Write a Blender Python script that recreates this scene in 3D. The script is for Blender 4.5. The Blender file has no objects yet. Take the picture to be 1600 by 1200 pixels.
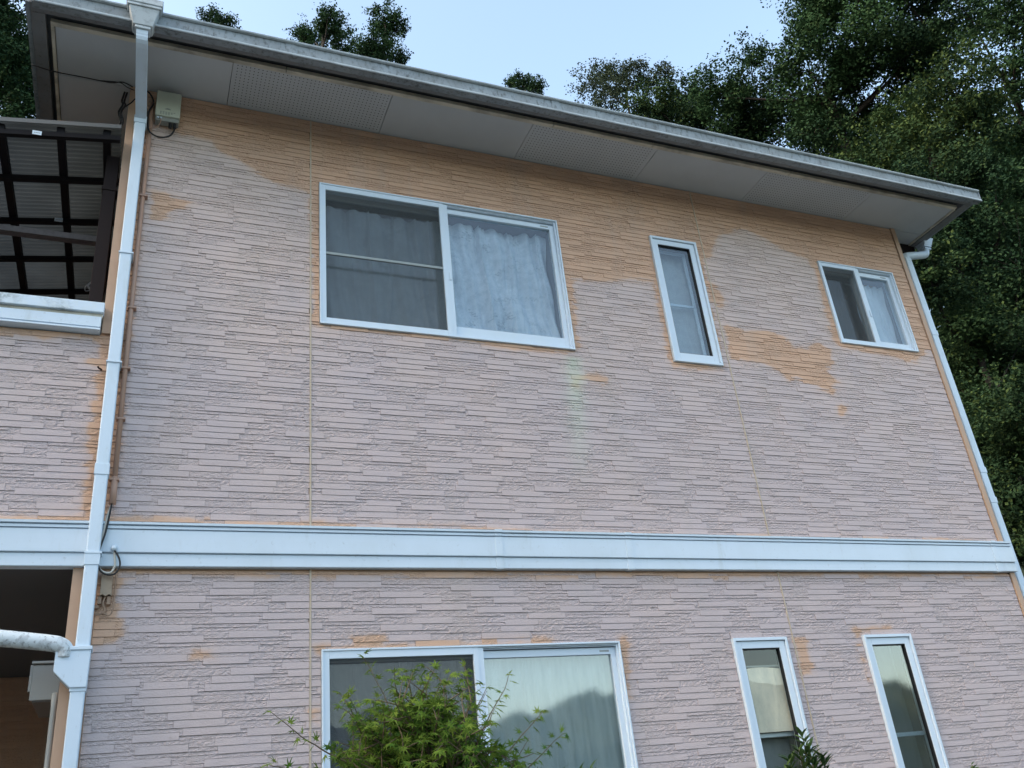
import bpy, math, random
import numpy as np
from mathutils import Vector, Matrix

S = bpy.context.scene
COL = S.collection
rng = np.random.default_rng(7)
random.seed(7)

# ---------------------------------------------------------------- camera
cam = bpy.data.cameras.new("camera")
cam.sensor_width = 36
cam.lens = 36 * 1408.2 / 1600
cam.clip_start = .05
cam.clip_end = 900
camo = bpy.data.objects.new("camera", cam)
COL.objects.link(camo)
cr = Vector((0.926032, -0.364489, -0.09804)); cu = Vector((-0.080668, -0.444865, 0.891957)); cf = Vector((0.368724, 0.818073, 0.441362))
m = Matrix((cr, cu, -cf)).transposed().to_4x4()
m.translation = Vector((0, -4.73, 1.5))
camo.matrix_world = m
S.camera = camo
# ---------------------------------------------------------------- sky, sun, exposure
SUN_EL, SUN_AZ = math.radians(34), math.radians(263)     # azimuth clockwise from +Y: behind the house, to the left
world = bpy.data.worlds.new("World")
S.world = world
world.use_nodes = True
wn = world.node_tree.nodes
bg = wn["Background"]
sky = wn.new("ShaderNodeTexSky")
sky.sky_type = 'NISHITA'
sky.sun_disc = False
sky.sun_elevation = SUN_EL
sky.sun_rotation = SUN_AZ
sky.air_density = 1.0
sky.dust_density = 2.2
sky.ozone_density = 1.0
wb_ = wn.new("ShaderNodeMix"); wb_.data_type = 'RGBA'; wb_.blend_type = 'MULTIPLY'; wb_.inputs[0].default_value = 1
wb_.inputs[7].default_value = (1.30, 1.21, 1.02, 1)      # camera white balance, uniform over the sky
world.node_tree.links.new(sky.outputs[0], wb_.inputs[6])
world.node_tree.links.new(wb_.outputs[2], bg.inputs[0])
bg.inputs[1].default_value = .15
sl = bpy.data.lights.new("sun", 'SUN')
sl.energy = .5
sl.angle = math.radians(30)
sl.color = (1, .97, .93)
so = bpy.data.objects.new("sun", sl)
COL.objects.link(so)
sd = Vector((math.sin(SUN_AZ) * math.cos(SUN_EL), math.cos(SUN_AZ) * math.cos(SUN_EL), math.sin(SUN_EL)))
so.rotation_euler = sd.to_track_quat('Z', 'Y').to_euler()
S.view_settings.view_transform = 'Standard'
S.view_settings.look = 'None'
S.view_settings.gamma = 1
S.view_settings.use_curve_mapping = False
S.view_settings.exposure = 1.8
S.cycles.max_bounces = 8
S.cycles.transparent_max_bounces = 24

# ---------------------------------------------------------------- materials
def mat(name, base=(.5, .5, .5), rough=.6, metal=0, noise=None, bump=None, spec=.4):
    """noise: list of (scale, lo, hi, colour, amount, stretch) blended over base; bump: (scale, strength, dist)"""
    M = bpy.data.materials.new(name)
    M.use_nodes = True
    nt = M.node_tree
    b = nt.nodes["Principled BSDF"]
    b.inputs["Roughness"].default_value = rough
    b.inputs["Metallic"].default_value = metal
    b.inputs["Specular IOR Level"].default_value = spec
    b.inputs["Base Color"].default_value = (*base, 1)
    g = nt.nodes.new("ShaderNodeNewGeometry")
    cur = None
    for sc, lo, hi, col, amt, st in (noise or []):
        mp = nt.nodes.new("ShaderNodeMapping"); mp.inputs["Scale"].default_value = st
        nt.links.new(g.outputs["Position"], mp.inputs[0])
        n = nt.nodes.new("ShaderNodeTexNoise"); n.inputs["Scale"].default_value = sc; n.inputs["Detail"].default_value = 6; n.inputs["Roughness"].default_value = .65
        nt.links.new(mp.outputs[0], n.inputs[0])
        r = nt.nodes.new("ShaderNodeMapRange"); r.inputs[1].default_value = lo; r.inputs[2].default_value = hi; r.inputs[4].default_value = amt
        nt.links.new(n.outputs[0], r.inputs[0])
        mx = nt.nodes.new("ShaderNodeMix"); mx.data_type = 'RGBA'
        nt.links.new(r.outputs[0], mx.inputs[0])
        if cur is None: mx.inputs[6].default_value = (*base, 1)
        else: nt.links.new(cur, mx.inputs[6])
        mx.inputs[7].default_value = (*col, 1)
        cur = mx.outputs[2]
    if cur is not None: nt.links.new(cur, b.inputs["Base Color"])
    if bump:
        n = nt.nodes.new("ShaderNodeTexNoise"); n.inputs["Scale"].default_value = bump[0]; n.inputs["Detail"].default_value = 5
        nt.links.new(g.outputs["Position"], n.inputs[0])
        bp = nt.nodes.new("ShaderNodeBump"); bp.inputs["Strength"].default_value = bump[1]; bp.inputs["Distance"].default_value = bump[2]
        nt.links.new(n.outputs[0], bp.inputs["Height"]); nt.links.new(bp.outputs[0], b.inputs["Normal"])
    return M

I3 = (1, 1, 1)
WHITE = mat("white_painted_metal", (.60, .70, .80), .45, noise=[(2.2, .45, .8, (.52, .60, .66), .7, (1, 1, .6)), (38, .60, .74, (.28, .31, .32), .4, I3), (9, .58, .8, (.40, .45, .46), .5, (1, 1, .25))], bump=(30, .15, .002))
ALU = mat("white_window_aluminium", (.60, .70, .80), .35, noise=[(3, .5, .8, (.62, .69, .70), .5, I3)])
ALUG = mat("grey_screen_aluminium", (.30, .33, .33), .45)
GUT = mat("weathered_white_gutter", (.25, .295, .33), .6, noise=[(6, .38, .66, (.17, .19, .20), .85, (1.1, 1, .6)), (40, .50, .66, (.06, .07, .07), .8, (1, 1, .5)), (1.3, .4, .7, (.30, .34, .36), .5, I3)], bump=(40, .2, .003))
FUN = mat("dirty_rain_funnel", (.48, .53, .56), .6, noise=[(14, .48, .72, (.17, .18, .19), .8, I3), (60, .58, .75, (.08, .08, .09), .6, I3)])
PIPE = mat("white_downpipe_plastic", (.58, .69, .80), .5, noise=[(10, .5, .8, (.45, .52, .55), .6, (1, 1, .3)), (60, .62, .75, (.25, .27, .27), .4, (1, 1, .4))])
LICH = mat("lichened_pipe_plastic", (.62, .68, .72), .7, noise=[(30, .5, .56, (.40, .43, .46), .6, I3), (60, .56, .64, (.15, .16, .17), .6, I3)], bump=(50, .3, .003))
SOF = mat("grey_soffit_board", (.50, .53, .56), .8, noise=[(3, .4, .8, (.42, .45, .48), .6, I3)])
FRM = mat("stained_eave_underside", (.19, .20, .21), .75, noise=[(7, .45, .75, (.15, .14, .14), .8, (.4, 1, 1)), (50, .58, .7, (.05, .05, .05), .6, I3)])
BAT = mat("beige_batten", (.62, .58, .48), .7, noise=[(8, .45, .7, (.2, .19, .16), .8, (.5, 1, 1))])
DARK = mat("dark_recess", (.02, .02, .022), .9)
HOLE = mat("hole_black", (.015, .015, .015), .9)
TRIM = mat("orange_brown_trim", (.47, .315, .22), .55, noise=[(5, .4, .8, (.39, .26, .18), .6, I3)])
COND = mat("brown_painted_conduit", (.42, .26, .19), .5, noise=[(12, .45, .75, (.32, .20, .15), .6, I3)])
SEAL = mat("sealant_beige", (.50, .42, .33), .7, noise=[(20, .45, .7, (.45, .33, .22), .7, I3)])
ROOF = mat("roof_slate", (.10, .11, .12), .6, noise=[(8, .4, .7, (.06, .06, .07), .7, I3)])
BRN = mat("dark_brown_aluminium", (.009, .008, .010), .7, spec=.15)
BRNP = mat("brown_post_aluminium", (.016, .011, .011), .7, spec=.15)
POLE = mat("weathered_laundry_beam", (.08, .07, .07), .7, noise=[(30, .45, .7, (.05, .04, .04), .8, I3)])
BLACK = mat("black_rubber", (.012, .012, .014), .5)
GASK = mat("window_gasket_black", (.01, .011, .013), .5)
WIREW = mat("off_white_cable", (.55, .52, .46), .6)
WIREB = mat("brown_painted_wire", (.30, .20, .14), .6)
BOXG = mat("pale_green_grey_plastic", (.50, .53, .44), .5)
BOXD = mat("grey_plastic", (.28, .29, .27), .5)
PRINT = mat("grey_print", (.22, .25, .24), .7)
METER = mat("off_white_meter_box", (.33, .35, .34), .5, noise=[(14, .6, .75, (.22, .2, .17), .6, I3)])
METERG = mat("grey_steel_box", (.12, .12, .12), .5)
COVER = mat("beige_brown_cover", (.33, .25, .18), .6, noise=[(30, .5, .7, (.22, .14, .09), .7, I3)])
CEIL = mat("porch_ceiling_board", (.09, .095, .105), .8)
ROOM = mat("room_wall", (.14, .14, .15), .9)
CUR = mat("grey_silver_curtain", (.46, .50, .52), .75, noise=[(12, .4, .7, (.33, .36, .39), .7, I3)])
CURS = mat("silver_blue_curtain", (.62, .68, .74), .7, noise=[(16, .42, .66, (.44, .50, .57), .8, I3)])
CURW = mat("white_lace_curtain", (.66, .72, .78), .8, noise=[(9, .4, .7, (.45, .52, .6), .7, (1, 1, .3))])
CURG = mat("greenish_lace_curtain", (.72, .76, .78), .8, noise=[(14, .35, .7, (.42, .47, .49), .9, (1, 1, .15)), (120, .5, .7, (.5, .56, .56), .5, I3)])
CURD = mat("dim_grey_cloth", (.20, .23, .25), .8, noise=[(8, .35, .7, (.13, .15, .17), .8, (1, 1, .3))])
CURB = mat("beige_textured_blind", (.88, .80, .67), .8, noise=[(9, .35, .7, (.55, .53, .48), .9, (1, 1, .5)), (160, .5, .7, (.7, .64, .52), .6, I3)])
CURN = mat("brownish_dim_curtain", (.16, .145, .125), .8, noise=[(8, .35, .7, (.09, .09, .085), .9, (1, 1, .2))])
SCRIB = mat("curtain_grey_print", (.27, .31, .34), .8)
SOIL = mat("garden_ground", (.13, .135, .13), .95, noise=[(1.5, .4, .7, (.09, .10, .07), .8, I3), (30, .5, .7, (.18, .18, .17), .6, I3)], bump=(20, .6, .03))
HILL = mat("hillside_undergrowth", (.012, .020, .010), .95, noise=[(1.2, .4, .7, (.02, .035, .014), .8, I3)])
FARH = mat("far_wooded_hill", (.07, .09, .075), .95, noise=[(.35, .4, .65, (.05, .07, .04), .8, I3)], bump=(.6, .8, .6))  # base green lifted, distance haze put into the colour
BARK = mat("dark_bark", (.008, .007, .0065), .9, noise=[(20, .4, .7, (.02, .016, .012), .8, (1, 1, .3))])
TWIG = mat("maple_twig", (.10, .075, .045), .7)
FOUND = mat("grey_foundation", (.30, .29, .27), .9, bump=(40, .3, .004))

def glass(name, tint=(.86, .9, .92), rough=0.0, refl=.07, bump=None):
    M = bpy.data.materials.new(name); M.use_nodes = True
    nt = M.node_tree; nt.nodes.clear()
    N = nt.nodes.new; L = nt.links.new
    out = N("ShaderNodeOutputMaterial"); mx = N("ShaderNodeMixShader"); tr = N("ShaderNodeBsdfTransparent"); gl = N("ShaderNodeBsdfGlossy")
    tr.inputs[0].default_value = (*tint, 1); gl.inputs["Roughness"].default_value = rough
    lw = N("ShaderNodeLayerWeight"); lw.inputs[0].default_value = .5
    p = N("ShaderNodeMath"); p.operation = 'POWER'; p.inputs[1].default_value = 5
    L(lw.outputs["Facing"], p.inputs[0])
    a = N("ShaderNodeMath"); a.operation = 'MULTIPLY_ADD'; a.inputs[1].default_value = 1 - refl; a.inputs[2].default_value = refl
    L(p.outputs[0], a.inputs[0]); L(a.outputs[0], mx.inputs[0]); L(tr.outputs[0], mx.inputs[1]); L(gl.outputs[0], mx.inputs[2]); L(mx.outputs[0], out.inputs[0])
    if bump:
        g = N("ShaderNodeNewGeometry"); n = N("ShaderNodeTexNoise"); n.inputs["Scale"].default_value = bump[0]; n.inputs["Detail"].default_value = 1
        L(g.outputs["Position"], n.inputs[0]); bp = N("ShaderNodeBump"); bp.inputs["Strength"].default_value = bump[1]; bp.inputs["Distance"].default_value = bump[2]
        L(n.outputs[0], bp.inputs["Height"]); L(bp.outputs[0], gl.inputs["Normal"])
    return M
GLASS = glass("clear_glass", refl=.09)
GLASSF = glass("patterned_glass", (.80, .85, .86), .03, .17, (300, .05, .0003))

def screen_mat():
    M = bpy.data.materials.new("insect_screen_mesh"); M.use_nodes = True
    nt = M.node_tree; nt.nodes.clear()
    N = nt.nodes.new; L = nt.links.new
    out = N("ShaderNodeOutputMaterial"); mx = N("ShaderNodeMixShader"); tr = N("ShaderNodeBsdfTransparent"); d = N("ShaderNodeBsdfDiffuse")
    d.inputs[0].default_value = (.11, .12, .125, 1); mx.inputs[0].default_value = .25
    L(tr.outputs[0], mx.inputs[1]); L(d.outputs[0], mx.inputs[2]); L(mx.outputs[0], out.inputs[0])
    return M
SCREEN = screen_mat()

def poly_mat():
    M = bpy.data.materials.new("translucent_corrugated_sheet"); M.use_nodes = True
    nt = M.node_tree; nt.nodes.clear()
    N = nt.nodes.new; L = nt.links.new
    out = N("ShaderNodeOutputMaterial"); mx = N("ShaderNodeMixShader"); t = N("ShaderNodeBsdfTranslucent"); d = N("ShaderNodeBsdfPrincipled")
    g = N("ShaderNodeNewGeometry"); n = N("ShaderNodeTexNoise"); n.inputs["Scale"].default_value = 3; L(g.outputs["Position"], n.inputs[0])
    r = N("ShaderNodeMapRange"); r.inputs[3].default_value = .02; r.inputs[4].default_value = .10; L(n.outputs[0], r.inputs[0])
    c = N("ShaderNodeCombineColor"); L(r.outputs[0], c.inputs[0]); L(r.outputs[0], c.inputs[1]); k2 = N("ShaderNodeMath"); k2.operation = 'MULTIPLY'; k2.inputs[1].default_value = 1.35; k3 = N("ShaderNodeMath"); k3.operation = 'MULTIPLY'; k3.inputs[1].default_value = 1.2; L(r.outputs[0], k3.inputs[0]); L(k3.outputs[0], c.inputs[1]); L(r.outputs[0], k2.inputs[0]); L(k2.outputs[0], c.inputs[2]); L(c.outputs[0], t.inputs[0])
    d.inputs["Base Color"].default_value = (.014, .024, .028, 1); d.inputs["Roughness"].default_value = .25; d.inputs["Specular IOR Level"].default_value = .9
    mx.inputs[0].default_value = .5
    L(t.outputs[0], mx.inputs[1]); L(d.outputs[0], mx.inputs[2]); L(mx.outputs[0], out.inputs[0])
    return M
POLY = poly_mat()

def siding_mat():
    M = bpy.data.materials.new("stacked_stone_siding_paint"); M.use_nodes = True
    nt = M.node_tree; N = nt.nodes.new; L = nt.links.new
    b = nt.nodes["Principled BSDF"]; b.inputs["Roughness"].default_value = .75; b.inputs["Specular IOR Level"].default_value = .25
    at = N("ShaderNodeAttribute"); at.attribute_name = "wear"
    sp = N("ShaderNodeSeparateColor"); L(at.outputs["Color"], sp.inputs[0])
    g = N("ShaderNodeNewGeometry")
    def noise(sc, det=5, st=I3, rough=.6):
        mp = N("ShaderNodeMapping"); mp.inputs["Scale"].default_value = st; L(g.outputs["Position"], mp.inputs[0])
        n = N("ShaderNodeTexNoise"); n.inputs["Scale"].default_value = sc; n.inputs["Detail"].default_value = det; n.inputs["Roughness"].default_value = rough
        L(mp.outputs[0], n.inputs[0]); return n.outputs[0]
    def math_(op, a, b2, c=None):
        n = N("ShaderNodeMath"); n.operation = op
        for i, v in enumerate((a, b2, c)):
            if v is None: continue
            if isinstance(v, (int, float)): n.inputs[i].default_value = v
            else: L(v, n.inputs[i])
        return n.outputs[0]
    def mixc(f, a, c):
        n = N("ShaderNodeMix"); n.data_type = 'RGBA'
        if isinstance(f, (int, float)): n.inputs[0].default_value = f
        else: L(f, n.inputs[0])
        for i, v in ((6, a), (7, c)):
            if isinstance(v, tuple): n.inputs[i].default_value = (*v, 1)
            else: L(v, n.inputs[i])
        return n.outputs[2]
    # wear red: 0.5 + signed distance to the unfaded paint (positive = unfaded), metres * 2
    n1 = noise(14, 6, (1, 1, 1.8)); n2 = noise(3, 4)
    d = math_('ADD', sp.outputs[0], math_('MULTIPLY', math_('SUBTRACT', n1, .5), .10))
    d = math_('ADD', d, math_('MULTIPLY', math_('SUBTRACT', n2, .5), .03))
    d = math_('ADD', d, math_('MULTIPLY', math_('SUBTRACT', sp.outputs[2], .5), .07))
    r = N("ShaderNodeMapRange"); r.interpolation_type = 'SMOOTHSTEP'; r.inputs[1].default_value = .465; r.inputs[2].default_value = .53; L(d, r.inputs[0])
    vor = N("ShaderNodeMapRange"); vor.inputs[1].default_value = .35; vor.inputs[2].default_value = .65; L(noise(2.2, 5), vor.inputs[0])
    faded = mixc(vor.outputs[0], (.525, .435, .425), (.49, .42, .43))
    faded = mixc(math_('MULTIPLY', sp.outputs[2], .25), faded, (.43, .37, .37))
    gz = N("ShaderNodeSeparateXYZ"); L(g.outputs["Position"], gz.inputs[0])
    zz = N("ShaderNodeMapRange"); zz.inputs[1].default_value = 3.9; zz.inputs[2].default_value = 5.7; zz.inputs[4].default_value = .85; L(math_('ADD', gz.outputs[2], math_('MULTIPLY', math_('SUBTRACT', n2, .5), 2.2)), zz.inputs[0])
    faded = mixc(zz.outputs[0], faded, (.585, .46, .405))      # warmer tone towards the top
    halo = N("ShaderNodeMapRange"); halo.inputs[1].default_value = .40; halo.inputs[2].default_value = .52; halo.inputs[4].default_value = .22; L(d, halo.inputs[0])
    faded = mixc(halo.outputs[0], faded, (.62, .41, .28))
    org = mixc(vor.outputs[0], (.61, .39, .27), (.54, .355, .25))
    org = mixc(math_('MULTIPLY', sp.outputs[2], .3), org, (.50, .335, .245))
    col = mixc(r.outputs[0], faded, org)
    # pale green mineral streak, wear green
    col = mixc(math_('MULTIPLY', sp.outputs[1], math_('ADD', .35, math_('MULTIPLY', n1, .8))), col, (.50, .58, .46))
    # fine dirt
    r2 = N("ShaderNodeMapRange"); r2.inputs[1].default_value = .60; r2.inputs[2].default_value = .72; r2.inputs[4].default_value = .28; L(noise(60, 3), r2.inputs[0])
    col = mixc(r2.outputs[0], col, (.32, .25, .21))
    r3 = N("ShaderNodeMapRange"); r3.inputs[1].default_value = .52; r3.inputs[2].default_value = .75; r3.inputs[4].default_value = .30; L(noise(5, 5, (1, 1, .12)), r3.inputs[0])
    col = mixc(r3.outputs[0], col, (.40, .36, .33))
    L(col, b.inputs["Base Color"])
    # carved relief, strength from alpha (rough stone faces) over a light overall grain
    bp = N("ShaderNodeBump"); bp.inputs["Distance"].default_value = .010
    mp = N("ShaderNodeMapping"); mp.inputs["Rotation"].default_value = (0, .5, 0); mp.inputs["Scale"].default_value = (.6, 1, 1.6); L(g.outputs["Position"], mp.inputs[0])
    n3 = N("ShaderNodeTexNoise"); n3.inputs["Scale"].default_value = 85; n3.inputs["Detail"].default_value = 3; n3.inputs["Distortion"].default_value = .8; L(mp.outputs[0], n3.inputs[0])
    L(n3.outputs[0], bp.inputs["Height"]); L(math_('ADD', .30, math_('MULTIPLY', at.outputs["Alpha"], .60)), bp.inputs["Strength"])
    L(bp.outputs[0], b.inputs["Normal"])
    return M
SIDE = siding_mat()

def leaf_mat(name, dark, light, young, trans=.3):
    M = bpy.data.materials.new(name); M.use_nodes = True
    nt = M.node_tree; nt.nodes.clear(); N = nt.nodes.new; L = nt.links.new
    out = N("ShaderNodeOutputMaterial"); b = N("ShaderNodeBsdfPrincipled"); t = N("ShaderNodeBsdfTranslucent"); mx = N("ShaderNodeMixShader"); mx.inputs[0].default_value = trans
    at = N("ShaderNodeAttribute"); at.attribute_name = "tone"; sp = N("ShaderNodeSeparateColor"); L(at.outputs["Color"], sp.inputs[0])
    m1 = N("ShaderNodeMix"); m1.data_type = 'RGBA'; m1.inputs[6].default_value = (*dark, 1); m1.inputs[7].default_value = (*light, 1); L(sp.outputs[0], m1.inputs[0])
    m2 = N("ShaderNodeMix"); m2.data_type = 'RGBA'; m2.inputs[7].default_value = (*young, 1); L(sp.outputs[1], m2.inputs[0]); L(m1.outputs[2], m2.inputs[6])
    L(m2.outputs[2], b.inputs["Base Color"]); L(m2.outputs[2], t.inputs[0]); b.inputs["Roughness"].default_value = .8; b.inputs["Specular IOR Level"].default_value = .08
    L(b.outputs[0], mx.inputs[1]); L(t.outputs[0], mx.inputs[2]); L(mx.outputs[0], out.inputs[0])
    return M
LEAFD = leaf_mat("evergreen_leaves", (.012, .029, .017), (.036, .078, .034), (.06, .095, .035), .12)
LEAFM = leaf_mat("broad_leaves", (.014, .032, .018), (.040, .075, .030), (.09, .125, .035), .18)
LEAFL = leaf_mat("pale_loose_leaves", (.028, .045, .03), (.05, .07, .045), (.09, .10, .06), .2)
LEAFA = leaf_mat("maple_leaves", (.026, .070, .014), (.07, .165, .026), (.22, .30, .05), .35)
LEAFN = leaf_mat("narrow_shrub_leaves", (.03, .07, .025), (.07, .13, .04), (.14, .2, .06), .25)

# ---------------------------------------------------------------- helpers
def link(o, parent=None):
    COL.objects.link(o)
    if parent is not None: o.parent = parent
    return o
def tag(o, label=None, cat=None, group=None, kind=None):
    if label: o["label"] = label
    if cat: o["category"] = cat
    if group: o["group"] = group
    if kind: o["kind"] = kind
    return o
def empty(name, loc, label=None, cat=None, group=None):
    o = bpy.data.objects.new(name, None); o.empty_display_size = .2; o.location = loc
    link(o); tag(o, label, cat, group); return o

class MB:
    def __init__(s): s.v = []; s.f = []
    def box(s, x0, x1, y0, y1, z0, z1):
        n = len(s.v)
        s.v += [(x0, y0, z0), (x1, y0, z0), (x1, y1, z0), (x0, y1, z0), (x0, y0, z1), (x1, y0, z1), (x1, y1, z1), (x0, y1, z1)]
        s.f += [tuple(n + i for i in q) for q in ((3, 2, 1, 0), (4, 5, 6, 7), (0, 1, 5, 4), (1, 2, 6, 5), (2, 3, 7, 6), (3, 0, 4, 7))]
        return s
    def prism(s, prof, a0, a1, axis='x'):
        """closed profile of 2-D points extruded: axis x: (y,z); y: (x,z); z: (x,y)"""
        n = len(s.v); k = len(prof)
        for a in (a0, a1):
            for p, q in prof:
                s.v.append((a, p, q) if axis == 'x' else ((p, a, q) if axis == 'y' else (p, q, a)))
        s.f.append(tuple(n + i for i in range(k))); s.f.append(tuple(n + k + i for i in reversed(range(k))))
        for i in range(k):
            j = (i + 1) % k
            s.f.append((n + i, n + k + i, n + k + j, n + j))
        return s
    def tube(s, pts, r, seg=8, caps=True):
        pts = [Vector(p) for p in pts]; n0 = len(s.v); k = len(pts)
        if not hasattr(r, '__len__'): r = [r] * k
        prev = None
        for i, p in enumerate(pts):
            t = (pts[min(i + 1, k - 1)] - pts[max(i - 1, 0)]).normalized()
            if prev is None:
                a = t.cross(Vector((0, 0, 1)))
                if a.length < .1: a = t.cross(Vector((1, 0, 0)))
            else: a = prev - t * prev.dot(t)
            a.normalize(); prev = a; b = t.cross(a)
            for j in range(seg):
                an = 2 * math.pi * j / seg
                s.v.append(tuple(p + (a * math.cos(an) + b * math.sin(an)) * r[i]))
        for i in range(k - 1):
            for j in range(seg):
                q = (j + 1) % seg
                s.f.append((n0 + i * seg + j, n0 + i * seg + q, n0 + (i + 1) * seg + q, n0 + (i + 1) * seg + j))
        if caps:
            s.f.append(tuple(n0 + j for j in reversed(range(seg)))); s.f.append(tuple(n0 + (k - 1) * seg + j for j in range(seg)))
        return s
    def build(s, name, m, parent=None, bevel=0, smooth=False, kind=None, label=None):
        me = bpy.data.meshes.new(name); me.from_pydata(s.v, [], s.f); me.materials.append(m)
        import bmesh
        bm = bmesh.new(); bm.from_mesh(me); bmesh.ops.recalc_face_normals(bm, faces=bm.faces); bm.to_mesh(me); bm.free()
        if smooth: me.polygons.foreach_set('use_smooth', [True] * len(me.polygons))
        o = link(bpy.data.objects.new(name, me), parent)
        if bevel:
            md = o.modifiers.new("bevel", 'BEVEL'); md.width = bevel; md.segments = 2; md.limit_method = 'ANGLE'
        if kind: o["kind"] = kind
        if label: o["label"] = label
        return o
def part(name, m, parent, *boxes, bevel=.0, **k):
    b = MB()
    for q in boxes: b.box(*q)
    return b.build(name, m, parent, bevel, **k)
def spline(pts, n=6):
    P = [Vector(p) for p in pts]; out = []
    for i in range(len(P) - 1):
        a, b, c, d = P[max(i - 1, 0)], P[i], P[i + 1], P[min(i + 2, len(P) - 1)]
        for k in range(n):
            t = k / n
            out.append(.5 * ((2 * b) + (c - a) * t + (2 * a - 5 * b + 4 * c - d) * t * t + (3 * b - a - 3 * c + d) * t ** 3))
    out.append(P[-1]); return out
def ring(b, x0, x1, z0, z1, w, y0, y1, wb=None, wt=None):
    """rectangular frame of four butted bars"""
    wb = wb or w; wt = wt or w
    b.box(x0, x0 + w, y0, y1, z0, z1); b.box(x1 - w, x1, y0, y1, z0, z1)
    b.box(x0 + w, x1 - w, y0, y1, z0, z0 + wb); b.box(x0 + w, x1 - w, y0, y1, z1 - wt, z1)
def np_mesh(name, V, F, mats, parent=None, attr=None, aname="tone", smooth=False):
    """V (n,3), F (m,k) quads or tris, attr (n,4)"""
    me = bpy.data.meshes.new(name); k = F.shape[1]
    me.vertices.add(len(V)); me.vertices.foreach_set("co", V.astype(np.float32).ravel())
    me.loops.add(F.size); me.loops.foreach_set("vertex_index", F.astype(np.int32).ravel())
    me.polygons.add(len(F)); me.polygons.foreach_set("loop_start", np.arange(0, F.size, k, dtype=np.int32)); me.polygons.foreach_set("loop_total", np.full(len(F), k, dtype=np.int32))
    me.update(calc_edges=True)
    if attr is not None:
        a = me.attributes.new(aname, 'FLOAT_COLOR', 'POINT'); a.data.foreach_set("color", attr.astype(np.float32).ravel())
    me.materials.append(mats)
    me.polygons.foreach_set('use_smooth', [bool(smooth)] * len(F))
    return link(bpy.data.objects.new(name, me), parent)

# ================================================================= SETTING
def terrain(x, y):
    a = max(0., y - 9.) * .72
    b = max(0., x - 9.5) * .55 * min(1., max(0., (y + 14) / 12))
    c = max(0., -6.5 - x) * .85 * min(1., max(0., (y + 40) / 15))  # unseen slope on the left, added to block the sun and darken the eave
    return a + b + c
def build_ground():
    xs = [-600, -200, -60, -30, -20, -14, -10, -7.5, -6.5, -4, 0, 4, 8, 9.5, 11, 13, 16, 20, 26, 34, 60, 200, 600]
    ys = [-600, -200, -60, -42, -30, -22, -15, -8, -5, -3, 0, 3, 6, 9, 11, 13, 16, 20, 25, 30, 36, 60, 200, 600]
    V = []; F = []
    for y in ys:
        for x in xs:
            z = min(terrain(x, y), 20 if x > -7 else 36)
            if z > 0: z += random.uniform(-.3, .3)
            V.append((x, y, z))
    nx = len(xs)
    gf = []; hf = []
    for j in range(len(ys) - 1):
        for i in range(nx - 1):
            q = (j * nx + i, j * nx + i + 1, (j + 1) * nx + i + 1, (j + 1) * nx + i)
            (gf if max(V[k][2] for k in q) < .01 else hf).append(q)
    for nm, ff, mm in (("ground", gf, SOIL), ("hillside", hf, HILL)):  # hillside also holds the added left slope that blocks light
        me = bpy.data.meshes.new(nm); me.from_pydata(V, [], ff); me.materials.append(mm)
        tag(link(bpy.data.objects.new(nm, me)), kind="structure")
build_ground()
# wooded ridge across the valley, seen only in the panes
V = []; F = []
n = 420
for i in range(n):
    x = -220 + 440 * i / (n - 1)
    h = 12.3 + .9 * math.sin(x * .12 + 1) + .8 * math.sin(x * .31) + random.uniform(0, .9) + .5 * math.sin(x * .9)
    V += [(x, -70 + 3 * math.sin(x * .1), 0), (x, -76, h * .6), (x, -84, h), (x, -110, h * .9), (x, -125, -1)]
for i in range(n - 1):
    for k in range(4): F.append((i * 5 + k, i * 5 + k + 1, i * 5 + k + 6, i * 5 + k + 5))
me = bpy.data.meshes.new("far_hill"); me.from_pydata(V, [], F); me.materials.append(FARH)
tag(link(bpy.data.objects.new("far_hill", me)), kind="structure")

# ================================================================= HOUSE
house = empty("house", (2.85, 3.5, 0), "two storey house with pink grey stone pattern siding, patches of orange paint and white trim", "house")
HOFF = Vector((2.85, 3.5, 0))
def hp(o):     # keep world position while parented to the house empty
    o.location = o.location - HOFF
    return o
class HouseProxy: pass
_link = link
def link(o, parent=None):
    _link(o, parent)
    if parent is house: o.location = -HOFF
    return o

XL, XR, ZE = -.284, 5.96, 5.95
WIN = [(.904, 2.618, 4.346, 5.417), (3.394, 3.803, 4.34, 5.42), (4.995, 5.793, 4.67, 5.443),
       (.904, 2.624, .45, 2.416), (3.404, 3.81, 1.25, 2.414), (4.424, 4.83, 1.25, 2.412)]
# backing wall with window openings
def wall_cells(b, x0, x1, z0, z1, y0, y1, holes):
    xs = sorted({x0, x1, *[h[0] for h in holes if x0 < h[0] < x1], *[h[1] for h in holes if x0 < h[1] < x1]})
    zs = sorted({z0, z1, *[h[2] for h in holes if z0 < h[2] < z1], *[h[3] for h in holes if z0 < h[3] < z1]})
    for i in range(len(xs) - 1):
        for j in range(len(zs) - 1):
            cx = (xs[i] + xs[i + 1]) / 2; cz = (zs[j] + zs[j + 1]) / 2
            if any(h[0] < cx < h[1] and h[2] < cz < h[3] for h in holes): continue
            b.box(xs[i], xs[i + 1], y0, y1, zs[j], zs[j + 1])
holes = [(a + .012, b - .012, c + .012, d - .012) for a, b, c, d in WIN]
wb = MB()
wall_cells(wb, XL + .01, XR + .02, 0, 6.0, .005, .15, holes)
wb.box(XR - .10, XR + .02, .15, 7.5, 0, 6.0); wb.box(XL + .01, XL + .12, .15, 7.5, 0, 6.0)   # side walls
wb.box(-5, XR + .02, 7.5, 7.6, 0, 6.0)
me_wall = wb.build("wall", SIDE, house)
me_wall["label"] = "pink grey stacked stone siding with unfaded orange patches"
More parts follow.
